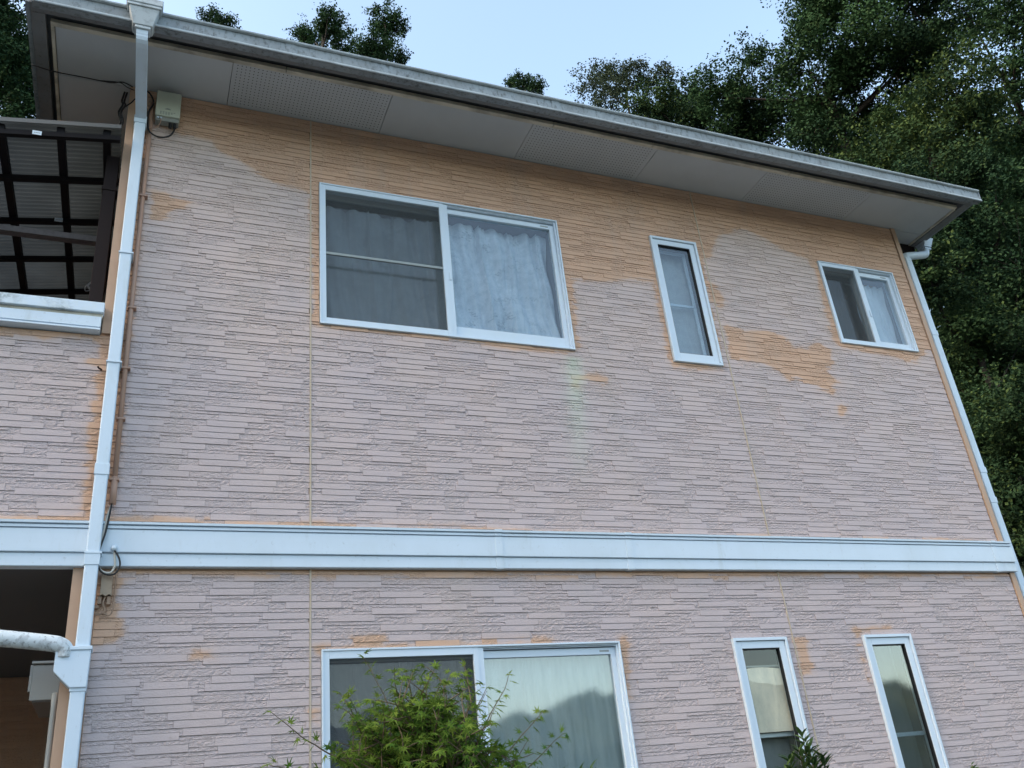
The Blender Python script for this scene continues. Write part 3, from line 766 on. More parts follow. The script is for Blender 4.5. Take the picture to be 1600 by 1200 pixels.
# ================================================================= CURTAINS (things hanging inside)
def curtain(name, m_, x0, x1, z0, z1, y, folds, amp, label, cat="curtain", top_scallop=.012, seed=0, spread=.0, scrib=False, group=None):
    R_ = random.Random(seed); nx, nz = 150, 40
    root = empty(name, ((x0 + x1) / 2, y, z0), label, cat, group)
    fx_ = [x0 + (x1 - x0) * (i + R_.uniform(.15, .85)) / folds for i in range(folds)]
    wd = [R_.uniform(.006, .012) for _ in fx_]; am = [R_.uniform(.6, 1.25) for _ in fx_]; dr = [R_.uniform(-.06, .08) for _ in fx_]; ln = [R_.uniform(.55, 1.2) for _ in fx_]
    def yy(x, t):
        s = 0
        for f, w, a, d, l in zip(fx_, wd, am, dr, ln):
            c = f + d * (1 - t) * (1 - t) * 1.6; ww = w * (1 + 2.6 * (1 - t)); q = (x - c) / ww
            s += a * amp * math.exp(-q * q) * (1 if q < 0 else math.exp(-q * .8)) * max(0, min(1, l - (1 - t) * .5))
        cs = [x0 - .03] + [f + d * (1 - t) * (1 - t) * 1.1 for f, d in zip(fx_, dr)] + [x1 + .05]
        for a_, b_ in zip(cs[:-1], cs[1:]):
            if a_ <= x < b_:
                u = (x - a_) / max(b_ - a_, 1e-3); s += .75 * amp * math.sin(math.pi * min(1, max(0, u)) ** .62) * (.55 + .45 * t)
        s += .25 * amp * math.sin(x * 27 + 3 * t + seed) * (1 - t * .5) + .12 * amp * math.sin(x * 75 + 9 * t) 
        s += .18 * amp * math.sin(x * 11 + t * 14 + seed * 2)
        mx_ = max(.004, y - (.095 if x1 < 1.9 else .056)); s = mx_ * math.tanh(s / mx_) if s > 0 else s
        return y - s
    V = []; F = []
    for j in range(nz + 1):
        t = j / nz
        for i in range(nx + 1):
            x = x0 + (x1 - x0) * i / nx
            z = z0 + (z1 - z0) * t
            if t > .9: z += (t - .9) * 10 * top_scallop * (abs(math.sin(math.pi * (x - x0) / (x1 - x0) * folds)) - 1)
            V.append((x - root.location.x, yy(x, t) - y, z - z0))
    for j in range(nz):
        for i in range(nx):
            a = j * (nx + 1) + i; F.append((a, a + 1, a + nx + 2, a + nx + 1))
    me = bpy.data.meshes.new("cloth"); me.from_pydata(V, [], F); me.materials.append(m_)
    me.polygons.foreach_set('use_smooth', [True] * len(F))
    link(bpy.data.objects.new("cloth", me), root)
    MB().tube([(x0 - .03 - root.location.x, .012, z1 - z0 + .008), (x1 + .03 - root.location.x, .012, z1 - z0 + .008)], .006, 8).build("curtain_rail", ALUG, root)
    if scrib:   # faint cursive-like printed strokes
        b = MB()
        for _ in range(26):
            cx = R_.uniform(x0 + .06, x1 - .12); ct = R_.uniform(.12, .93); ang = R_.choice([0, .6, -.9, .9, 0, .3]); Ln = R_.uniform(.05, .11); H_ = R_.uniform(.010, .016)
            k0 = None; n_ = 22
            for k in range(n_ + 1):
                u = k / n_ * Ln; v = H_ * math.sin(k * 1.25) * (1 + .5 * math.sin(k * .7)); dx = u * math.cos(ang) - v * math.sin(ang) + .003 * math.sin(k * 2.1); dz = u * math.sin(ang) + v * math.cos(ang)
                X = cx + dx; Z = z0 + ct * (z1 - z0) + dz; T = (Z - z0) / (z1 - z0)
                if not (x0 < X < x1 and 0 < T < .97): continue
                Yc = yy(X, T) - .0015; n = len(b.v)
                b.v += [(X - root.location.x, Yc - y, Z - z0 - .0016), (X - root.location.x, Yc - y, Z - z0 + .0016)]
                if k0 is not None: b.f.append((k0, n, n + 1, k0 + 1))
                k0 = n
        me = bpy.data.meshes.new("printed_scribbles"); me.from_pydata(b.v, [], b.f); me.materials.append(SCRIB)
        o = link(bpy.data.objects.new("printed_scribbles", me), root); o["kind"] = "stuff"
    return root
curtain("curtain", CUR, .90, 1.80, 4.30, 5.345, .175, 6, .085, "grey pleated curtain dimmed by the insect screen, left half of the wide upper window", seed=3, scrib=True)
curtain("curtain", CURS, 1.81, 2.575, 4.30, 5.35, .165, 6, .095, "silvery pleated curtain with faint scribbled print, right half of the wide upper window", seed=8, scrib=True)
curtain("curtain", CURN, 5.02, 5.42, 4.6, 5.46, .24, 3, .02, "dim dark curtain behind the left pane of the small upper window", seed=5)
curtain("curtain", CURW, 5.43, 5.80, 4.6, 5.37, .14, 5, .035, "bright white gathered curtain in the right pane of the small upper window", seed=6)
curtain("curtain", CURG, 1.78, 2.66, .6, 2.40, .085, 11, .012, "pale green grey lace curtain in the right half of the wide lower window", seed=12)
curtain("curtain", CURD, .92, 1.78, .6, 2.46, .20, 7, .028, "dark grey hanging curtain behind the maple, left half of the wide lower window", seed=13)
curtain("curtain", CUR, 3.42, 3.80, 4.3, 5.40, .13, 2, .012, "smooth pale cloth behind the cross bar of the tall narrow upper window", seed=14)
curtain("blind", CURB, 3.45, 3.76, 1.87, 2.245, .045, 1, .004, "beige blind covering the upper part of the narrow lower window beside the right plant", "blind", seed=15)
curtain("curtain", CURD, 3.40, 3.82, 1.0, 1.84, .14, 1, .004, "blue grey cloth in place of the hill reflection under the beige blind in the narrow lower window", seed=16)  # added cloth, its blue grey stands in for a hill reflected in the pane
curtain("curtain", CURD, 4.40, 4.85, 1.0, 2.42, .16, 2, .006, "blue grey cloth in the rightmost narrow lower window", seed=17)
for i, (x0, x1, z, lb) in enumerate(((3.41, 3.80, 1.855, "pale horizontal bar across the narrow lower window with the beige blind"), (4.43, 4.83, 1.80, "pale horizontal bar across the rightmost narrow lower window"))):
    tag(MB().box(x0, x1, .070, .088, z - .012, z + .012).build("security_bar", ALU, None, .002), lb, "window bar")

# ================================================================= WALL FITTINGS
bx = empty("signal_booster", (-.05, 0, 5.66), "pale green grey aerial booster box high on the wall under the eave", "junction box")
def at_(b, nm, m_, root, bev=0, **k):
    o = b.build(nm, m_, root, bev, **k); o.location = -Vector(root.location); return o
at_(MB().box(-.125, .021, -.072, -.012, 5.700, 5.900), "housing", BOXG, bx, .005)
at_(MB().box(-.120, .016, -.060, -.012, 5.668, 5.699), "terminal_cover", BOXD, bx, .002)
for x in (-.106, -.088): at_(MB().tube([(x, -.062, 5.684), (x, -.072, 5.680)], .006, 8), "screw_cap", WHITE, bx)
for x in (-.032, -.006): at_(MB().tube([(x, -.045, 5.672), (x, -.045, 5.632)], .0105, 8), "connector", BLACK, bx)
b = MB(); b.box(-.070, -.036, -.0735, -.072, 5.752, 5.757); b.box(-.062, -.044, -.0735, -.072, 5.757, 5.762)
for r_ in range(3): 
    for c in range(6 - r_): b.box(-.098 + c * .016, -.088 + c * .016, -.0735, -.072, 5.728 - r_ * .009, 5.731 - r_ * .009)
at_(b, "printed_label", PRINT, bx)
cd = empty("conduit", (-.14, 0, 3.15), "brown painted cable conduit running down the wall beside the left downpipe", "conduit")
at_(MB().tube([(-.146, -.028, 5.82), (-.148, -.028, 4.31), (-.142, -.030, 3.24)], .013, 12), "pipe", COND, cd, smooth=True)
at_(MB().tube([(-.142, -.030, 3.30), (-.141, -.030, 3.155)], .0165, 12), "sleeve", COND, cd, smooth=True)
for z in (5.08, 4.30, 3.92, 3.62, 3.28): at_(MB().box(-.165, -.120, -.046, -.008, z, z + .010), "clip", COND, cd)
def cable(pts, r, m_, label, name="cable", cat="cable", n=6):
    P = spline(pts, n); root = P[0]
    o = MB().tube([p - root for p in P], r, 7).build(name, m_, None, smooth=True); o.location = root
    return tag(o, label, cat)
cable([(-.006, -.045, 5.635), (-.008, -.05, 5.61), (-.029, -.055, 5.56), (-.084, -.055, 5.535), (-.141, -.055, 5.56), (-.160, -.05, 5.622), (-.164, -.05, 5.725), (-.140, -.045, 5.811), (-.165, -.04, 5.885), (-.20, -.03, 5.92)], .0052, BLACK, "thick black cable looping below the booster box")
cable([(-.088, -.066, 5.68), (-.092, -.05, 5.650), (-.110, -.045, 5.618), (-.135, -.045, 5.604), (-.158, -.045, 5.602)], .0028, COND, "thin reddish wire below the booster box")
cable([(-.836, -.08, 5.905), (-.713, -.06, 5.903), (-.554, -.05, 5.910), (-.40, -.05, 5.908), (-.33, -.05, 5.93), (-.27, -.03, 5.925)], .004, BLACK, "black cable strung under the left eave corner")
cable([(-.46, -.05, 5.908), (-.40, -.05, 5.918), (-.34, -.06, 5.912), (-.30, -.05, 5.895), (-.26, -.03, 5.90)], .003, BLACK, "thin frayed black wire beside the eave cable")
for i, (dx, lb) in enumerate(((0, "inner dark cable hanging at the left house corner"), (-.014, "outer dark cable hanging at the left house corner"))):
    cable([(-.30 + dx, .0, 5.90), (-.312 + dx, .02, 5.84), (-.303 + dx, .0, 5.79), (-.320 + dx, -.01, 5.72), (-.306 + dx, .0, 5.66), (-.318 + dx, .02, 5.60)], .006, BLACK, lb)
cable([(-.31, -.03, 5.74), (-.27, -.05, 5.772), (-.23, -.11, 5.768), (-.18, -.07, 5.74), (-.165, -.04, 5.66)], .004, BLACK, "black cable wrapped round the top of the left downpipe")
cable([(-.143, -.03, 3.16), (-.145, -.06, 3.12), (-.156, -.075, 3.0), (-.178, -.085, 2.885), (-.172, -.085, 2.822), (-.146, -.08, 2.788), (-.101, -.08, 2.785), (-.079, -.08, 2.823), (-.085, -.08, 2.864), (-.108, -.07, 2.905)], .0045, BLACK, "black cable looping from the conduit to the entry cap on the white band")
cable([(-.141, -.03, 3.16), (-.155, -.06, 3.09), (-.166, -.07, 2.99), (-.178, -.075, 2.89), (-.174, -.07, 2.828), (-.150, -.065, 2.800), (-.118, -.065, 2.797), (-.101, -.065, 2.829), (-.106, -.065, 2.876), (-.112, -.06, 2.910)], .0052, WIREW, "off white cable looping beside the black one over the white band")
cp = empty("cable_entry_cap", (-.112, -.034, 2.925), "round white cable entry cap on the white band beside the downpipe", "cable entry")
at_(MB().tube([(-.112, -.034, 2.928), (-.112, -.044, 2.928)], .030, 18), "flange", WHITE, cp)
at_(MB().tube([(-.112, -.044, 2.928), (-.112, -.066, 2.920), (-.114, -.074, 2.905)], .014, 12), "spout", WHITE, cp, smooth=True)
cv = empty("wiring_cover", (-.13, 0, 2.65), "beige wiring cover on the orange wall just under the white band", "wiring cover")
b = MB(); b.prism([(-.156, 2.805), (-.106, 2.805), (-.103, 2.690), (-.115, 2.697), (-.130, 2.688), (-.145, 2.697), (-.155, 2.690)], -.046, -.004, 'y'); at_(b, "cover", COVER, cv, .002)
at_(MB().box(-.163, -.146, -.034, -.004, 2.655, 2.690).box(-.122, -.106, -.034, -.004, 2.652, 2.690).box(-.19, -.155, -.030, -.004, 2.635, 2.650), "terminal", WIREB, cv)
cable([(-.130, -.03, 2.69), (-.137, -.035, 2.655), (-.128, -.03, 2.622), (-.145, -.03, 2.606), (-.17, -.03, 2.603)], .0042, WIREB, "brown painted wire stub hanging out of the beige wiring cover")
cable([(-.093, -.028, 2.80), (-.091, -.028, 2.70), (-.092, -.028, 2.625), (-.106, -.028, 2.600), (-.125, -.028, 2.606)], .0032, WIREB, "thin painted wire down the right side of the beige wiring cover")
cable([(-.168, -.020, 2.60), (-.172, -.020, 2.40), (-.170, -.020, 2.1), (-.168, -.020, 1.6), (-.168, -.02, .8)], .0028, WIREB, "thin brown wire running down behind the lower downpipe", n=3)
tag(MB().tube([(-.262, -.012, 3.915), (-.275, -.03, 3.915), (-.282, -.035, 3.922)], .005, 6).build("hook", BRNP), "small dark hook left of the downpipe on the parapet", "hook")
mb = empty("meter_box", (-.365, .25, 2.26), "off white electric meter box in the porch left of the lower downpipe", "meter box")
at_(MB().box(-.424, -.300, .25, .262, 2.268, 2.432), "front_door", METER, mb, .003)
at_(MB().box(-.412, -.302, .262, .78, 2.262, 2.44), "body", METERG, mb)
at_(MB().box(-.430, -.298, .235, .78, 2.436, 2.448), "hood", METER, mb, .002)
at_(MB().box(-.434, -.424, .25, .30, 2.31, 2.432), "hinge_strip", METER, mb)
pc = cable([(-.306, .06, 2.26), (-.302, .06, 2.2), (-.300, .06, 1.6), (-.300, .06, .2)], .013, METER, "pale grey plastic pipe below the meter box beside the corner trim", "service_pipe", "pipe", 2)

# ================================================================= BALCONY CANOPY
cy = empty("balcony_canopy", (-1.9, .75, 4.3), "dark brown balcony canopy frame with corrugated translucent roof left of the house corner", "canopy")
def zc(x): return 5.40 + .15 * (x + .35)
CX0, CX1 = -3.4, -.30
def sl_beam(b, y0, y1, dz0, dz1, xa=CX0, xb=CX1):
    n = len(b.v)
    for x in (xa, xb):
        z = zc(x); b.v += [(x, y0, z + dz0), (x, y1, z + dz0), (x, y1, z + dz1), (x, y0, z + dz1)]
    b.f += [tuple(n + i for i in q) for q in ((0, 1, 2, 3), (7, 6, 5, 4), (0, 4, 5, 1), (1, 5, 6, 2), (2, 6, 7, 3), (3, 7, 4, 0))]
for i, y in enumerate((-.115, .29, .73, 1.17, 1.60, 2.04, 2.48)):
    b = MB(); sl_beam(b, y - .016, y + .016, -.010, .022); at_(b, "purlin", BRN, cy)
for x in (-.375, -.62, -.925, -1.35, -1.8, -2.25, -2.7, -3.15):
    b = MB(); z = zc(x); b.box(x - .021, x + .021, -.12, 2.85, z + .024, z + .070); at_(b, "rafter", BRN, cy)
nw = 3; ys = np.arange(-.145, 2.86, .005); V = []; F = []
for y in ys:
    zz = .078 + .011 * math.sin(y / .040 * 2 * math.pi)
    for x in np.linspace(CX0 - .05, CX1, nw): V.append((x, y, zc(x) + zz))
for j in range(len(ys) - 1):
    for i in range(nw - 1):
        a = j * nw + i; F.append((a, a + 1, a + nw + 1, a + nw))
me = bpy.data.meshes.new("roof_sheet"); me.from_pydata(V, [], F); me.materials.append(POLY); me.polygons.foreach_set('use_smooth', [True] * len(F))
o = link(bpy.data.objects.new("roof_sheet", me), cy); o.location = -Vector(cy.location)
b = MB(); sl_beam(b, -.150, -.146, .064, .092); at_(b, "edge_strip", METERG, cy)
at_(MB().box(-.372, -.300, .03, .11, 4.30, 5.40), "post", BRNP, cy, .003)
at_(MB().box(-.378, -.294, .024, .116, 5.14, 5.16), "post_collar", BRNP, cy)
at_(MB().box(-3.40, -3.33, .03, .11, 4.30, 4.95), "post", BRNP, cy, .003)
for x, y, dz in ((-.735, -.137, .004), (-.66, .703, .004)):
    z = zc(x) ; st = at_(MB().box(x - .024, x + .024, y - .0012, y, z - .012, z + .016), "sticker", ALU, cy)
    b = MB()
    for k in range(4): b.box(x - .016 + k * .009, x - .010 + k * .009, y - .002, y - .0012, z + .0, z + .004)
    at_(b, "sticker_print", PRINT, cy)
lb_ = tag(MB().prism([(.27, 4.925), (.33, 4.930), (.33, 4.972), (.27, 4.966)], -3.3, -.325).build("laundry_beam", POLE, None, .003), "weathered grey brown beam crossing below the balcony canopy", "beam")
cable([(-.340, .30, 4.985), (-.347, .29, 4.90), (-.356, .29, 4.76), (-.365, .29, 4.66), (-.358, .29, 4.60)], .0025, ALUG, "thin pale wire hanging from the beam at the balcony post")
bn = MB()
for k in range(5):
    a = random.uniform(0, 6); P = spline([(-.362 + random.uniform(-.02, .02), .28, 4.66), (-.40 + random.uniform(-.02, .02), .27, 4.61), (-.395 + random.uniform(-.02, .03), .28, 4.575), (-.355 + random.uniform(-.02, .02), .28, 4.60), (-.358, .28, 4.655)], 5)
    bn.tube([p - Vector((-.37, .28, 4.6)) for p in P], .003, 5)
o = bn.build("wire_bundle", METERG); o.location = (-.37, .28, 4.6); tag(o, "tangled grey wire bundle at the foot of the balcony post", "wire bundle")

# ================================================================= TREES
def crown_mesh(clumps, leaf, dens, flat=.85, sprigs=14, seed=0, tipy=.12, droop=0., grow=1.15):
    g = np.random.default_rng(seed)
    C_ = []; tone = []; NRM = []
    for (x, y, z, r) in clumps:
        r = r * grow
        c = np.array([x, y, z]); ct = g.uniform(.05, .9)
        N = int(dens * r * r / (leaf * leaf) * 26.0)
        ns = 16
        d = g.normal(size=(ns, 3)); d /= np.linalg.norm(d, axis=1)[:, None]
        sub = c + d * (r * g.uniform(.35, .95, (ns, 1))) * np.array([1, 1, flat])
        sr = r * g.uniform(.20, .42, ns)
        st = np.clip(ct + g.uniform(-.25, .25, ns), 0, 1)
        k = g.integers(0, ns, N)
        q = g.normal(size=(N, 3)); q /= np.linalg.norm(q, axis=1)[:, None]; q *= g.uniform(.35, 1.0, (N, 1)) ** .6
        P = sub[k] + q * sr[k][:, None] * np.array([1.1, 1.1, .8])
        NRM.append(q * .9 + (P - c) / r * .8)
        C_.append(P); tone.append(np.stack([np.clip(st[k] + g.uniform(-.12, .12, N), 0, 1), (g.random(N) < tipy) * g.uniform(.2, .8, N)], 1))
        for _ in range(sprigs):   # loose twigs beyond the outline
            d = g.normal(size=3); d[2] = abs(d[2]) * 1.0 + .1; d /= np.linalg.norm(d)
            n_ = 40; t = np.linspace(.75, 1.0 + g.uniform(.12, .45), n_)
            P = c + d[None] * (t[:, None] * r) + g.normal(size=(n_, 3)) * leaf * .9
            NRM.append(np.tile(d * .6, (n_, 1)))
            C_.append(P); tone.append(np.stack([g.uniform(.2, .9, n_), (g.random(n_) < tipy * 1.6) * .6], 1))
    P = np.concatenate(C_); T = np.concatenate(tone); N = len(P)
    a = g.normal(size=(N, 3)); a[:, 2] = a[:, 2] * .6 - droop; a /= np.linalg.norm(a, axis=1)[:, None]
    n = g.normal(size=(N, 3)) * .55 + np.concatenate(NRM) + np.array([0, 0, .7]); b = np.cross(n, a); b /= np.linalg.norm(b, axis=1)[:, None]; n = np.cross(a, b)
    L = leaf * g.uniform(.7, 1.3, (N, 1)); W = L * g.uniform(.26, .36, (N, 1))
    v0 = P; v1 = P + a * L * .5 + b * W + n * L * .08; v2 = P + a * L; v3 = P + a * L * .5 - b * W + n * L * .08
    V = np.stack([v0, v1, v2, v3], 1).reshape(-1, 3); F = np.arange(4 * N).reshape(-1, 4)
    A = np.zeros((4 * N, 4)); A[:, 0] = np.repeat(T[:, 0], 4); A[:, 1] = np.repeat(T[:, 1], 4); A[:, 3] = 1
    return V, F, A
def tree(name, clumps, label, cat, lm, leaf=.12, dens=1., seed=0, group=None, base=None, trunk_r=.16, kind=None, **kw):
    cl = np.array(clumps); c = cl[:, :3].mean(0)
    bx_, by_ = (c[0], c[1] + .4) if base is None else base
    bz = terrain(bx_, by_) - .3
    root = empty(name, (bx_, by_, bz), label, cat, group)
    V, F, A = crown_mesh(clumps, leaf * .64, dens, seed=seed, **kw)
    o = np_mesh("crown", V - np.array([bx_, by_, bz]), F, lm, root, A)
    b = MB(); R_ = random.Random(seed); low = cl[:, 2].min()
    top = Vector((c[0], c[1], low + .55 * (cl[:, 2].max() - low))); p0 = Vector((bx_, by_, bz)); trunk = spline([p0, p0.lerp(top, .35) + Vector((R_.uniform(-.25, .25), R_.uniform(-.25, .25), 0)), p0.lerp(top, .7) + Vector((R_.uniform(-.2, .2), 0, 0)), top], 5)
    b.tube([p - p0 for p in trunk], [trunk_r * (1 - .75 * i / (len(trunk) - 1)) for i in range(len(trunk))], 8)
    for q in clumps:
        e = Vector(q[:3]); zt = min(e.z - q[3] * .6, top.z); k = min(range(len(trunk)), key=lambda i: abs(trunk[i].z - (zt - (e - top).length * .35)))
        s = trunk[k]; mid = s.lerp(e, .5) + Vector((R_.uniform(-.15, .15), R_.uniform(-.15, .15), -.1)); ln = spline([s, mid, e], 4); r0 = trunk_r * .24
        b.tube([p - p0 for p in ln], [r0 * (1 - .8 * i / (len(ln) - 1)) for i in range(len(ln))], 6)
        for _ in range(7):
            d = Vector((R_.gauss(0, 1), R_.gauss(0, 1), R_.gauss(.5, 1))).normalized(); b.tube([e - p0, e + d * q[3] * .5 - p0, e + d * q[3] * 1.0 + Vector((0, 0, .05)) - p0], [r0 * .2, r0 * .12, r0 * .05], 4, False)
    b.build("trunk", BARK, root, smooth=True)
    return root
G = "trees on the hillside behind the house"
tree("broadleaf_tree", [(12.5,8.5,17.2,.74),(13.8,8.5,17.8,1.02),(13.5,6.6,16.5,1.18),(14.7,8.6,16.8,1.19),(14.2,5.9,17.0,1.28),(15.3,5.9,16.3,1.46),(15.7,7.4,16.4,1.52),(15.5,4.9,16.7,1.21),(14.0,6.1,17.9,.49),(14.1,7.5,14.7,1.09),(13.6,8.9,16.8,.67),(14.3,4.8,18.3,1.8)],
     "widest dark tree rising above the right part of the eave against the sky", "tree", LEAFD, .12, 1.0, 21, G, (14.6, 7.4), .26, sprigs=26)
tree("broadleaf_tree", [(13.5,3.6,13.1,.67),(14.0,4.7,13.2,.98),(13.9,3.8,12.3,.73),(13.3,5.2,12.5,.95),(13.5,4.4,11.7,.79),(12.7,5.6,12.6,.67)],
     "yellow green tipped tree in front of the dark trees above the right eave end", "tree", LEAFM, .11, 1.05, 22, G, (13.5, 4.8), .2, tipy=.3)
tree("broadleaf_tree", [(15.1,3.1,14.4,.8),(15.4,3.9,13.7,.8),(16.7,4.4,13.6,1.07),(15.1,2.7,14.9,.73),(16.0,5.1,13.0,.9),(17.4,5.2,12.9,1.1),(15.6,4.0,16.0,.7)],
     "tall airy tree with sky showing through in the top right corner", "tree", LEAFD, .11, .62, 23, G, (15.8, 4.2), .2, sprigs=30)
tree("broadleaf_tree", [(13.2,3.6,10.2,.91),(12.7,4.3,9.6,.72),(13.1,3.5,8.9,.93),(11.9,4.0,9.8,.69),(13.7,4.6,9.3,.75),(11.9,4.4,10.7,.72),(14.3,4.4,11.2,.9)],
     "shadowy dark tree directly right of the roof corner", "tree", LEAFD, .10, 1.1, 24, G, (12.9, 4.2), .18)
tree("broadleaf_tree", [(10.7,3.3,8.1,.51),(11.7,3.8,7.6,.75),(12.3,3.5,7.4,.76),(11.6,4.3,7.0,.53),(12.3,4.1,6.9,.66),(10.5,3.2,8.3,.4)],
     "mid green leafy tree beside the small upper window and right downpipe", "tree", LEAFM, .09, 1.2, 25, G, (11.7, 3.9), .13)
tree("broadleaf_tree", [(10.4,3.0,5.4,.51),(10.5,3.0,4.8,.55),(10.1,2.3,5.4,.53),(10.6,3.4,4.2,.47),(10.6,3.2,6.0,.48),(10.8,3.1,4.1,.74),(11.0,3.3,3.0,.8)],
     "low leafy tree at the right edge beside the end of the white band", "tree", LEAFM, .085, 1.2, 26, G, (10.6, 3.3), .1)
tree("bushy_tree", [(11.7,10.2,18.3,.55),(13.1,11.0,18.9,.77),(13.4,10.2,18.0,.8),(14.1,10.1,17.6,.71),(13.1,10.4,19.2,.45),(11.4,10.4,18.0,.51),(12.3,10.4,17.6,.8),(13.6,10.2,16.6,.9)],
     "rounded bushy tree just above the eave left of the big dark trees", "tree", LEAFM, .11, 1.15, 27, G, (12.8, 10.8), .18)
tree("sparse_tree", [(12.5,13.9,22.8,.59),(13.0,13.3,22.5,.54),(13.7,13.2,22.6,.46),(12.2,12.9,21.2,.59),(14.3,12.9,22.4,.42)],
     "pale sparse tree with feathery outline above the eave", "tree", LEAFL, .12, .42, 28, G, (13.0, 13.6), .12, sprigs=26)
tree("treetop", [(12.3,18.5,27.3,.33),(12.7,18.2,26.8,.3),(12.8,20.3,29.1,.24),(13.5,20.4,28.7,.48)],
     "tiny treetop poking above the middle of the eave", "tree", LEAFD, .12, 1.0, 29, G, (12.8, 19.2), .14)
tree("treetop", [(4.5,20.2,29.0,.61),(4.9,18.8,28.1,.54),(4.7,18.1,27.9,.36),(3.9,18.1,26.7,.3),(5.5,19.5,28.3,.45)],
     "two headed treetop left of the other above the left part of the eave", "tree", LEAFD, .13, 1.1, 30, G, (4.7, 19.3), .16, droop=.3)
tree("treetop", [(6.1,16.0,26.1,.44),(6.7,16.3,26.1,.31),(5.8,15.8,24.4,.64),(5.6,15.8,24.2,.47),(6.5,16.7,25.0,.53),(6.2,16.5,26.0,.27)],
     "curved pointed treetop right of the two headed one above the eave", "tree", LEAFD, .12, 1.1, 31, G, (6.2, 16.4), .15, droop=.3)
tree("treetop", [(.9,20.6,29.4,.31),(1.3,18.7,27.1,.31),(1.2,19.7,27.8,.37)],
     "small treetop peeping over the gutter right of the rain head", "tree", LEAFD, .12, 1.1, 32, G, (1.2, 19.8), .1)
tree("broadleaf_tree", [(-2.7,8.2,14.8,.57),(-2.8,8.1,13.6,.61),(-2.5,8.4,13.8,.43),(-2.4,8.0,12.7,.47),(-3.2,8.0,14.3,1.0),(-3.3,9.1,13.8,1.02),(-2.7,8.6,12.0,.8),(-3.0,8.6,11.2,.9)],
     "dark tree in the top left corner behind the roof edge", "tree", LEAFD, .09, 1.2, 33, G, (-3.1, 9.2), .16)
wood = [(19.9,10.1,17.4,1.0),(19.2,8.6,16.3,.94),(20.5,10.6,16.1,1.0),(19.4,10.0,14.2,.94),(20.6,9.0,16.8,.99),(19.4,8.6,14.7,.92),(19.9,9.3,13.8,.93),(21.5,10.9,13.6,.99),(22.0,11.8,12.4,1.01),(20.8,11.4,11.0,.95),(21.8,8.8,17.0,1.02),(20.1,8.3,14.4,.93),(21.6,9.8,14.5,.99),(21.3,9.9,12.9,.96),(21.9,10.7,11.9,.98),(21.4,11.0,10.7,.96),(20.8,11.1,9.5,.93),(21.3,12.0,8.4,.95),(22.5,8.3,16.3,1.02),(22.2,8.7,15.0,1.0),(22.2,9.1,14.2,.99),(21.8,9.5,13.0,.97),(22.2,10.0,11.7,.97),(22.8,11.0,11.0,1.0),(23.3,11.9,10.0,1.02),(23.0,12.4,8.5,1.0),(21.5,11.5,7.2,.94),(23.0,13.3,6.0,1.0),(22.1,7.3,15.6,.98),(21.6,7.7,14.1,.95),(21.7,7.9,13.0,.94),(22.1,8.7,12.4,.96),(22.3,9.3,11.5,.96),(22.8,9.9,10.4,.97),(23.3,11.0,9.6,.99),(23.6,11.9,8.6,1.01),(23.8,12.5,7.2,1.02),(23.0,12.1,5.9,.98)]
wood = [(x, y, z, r * 1.5) for x, y, z, r in wood]
V, F, A = crown_mesh(wood, .17, 1.0, seed=40, sprigs=4)
tag(np_mesh("dense_wood", V, F, LEAFD, None, A), "dense dark wood filling the hillside behind the right hand trees", "wood", kind="stuff")

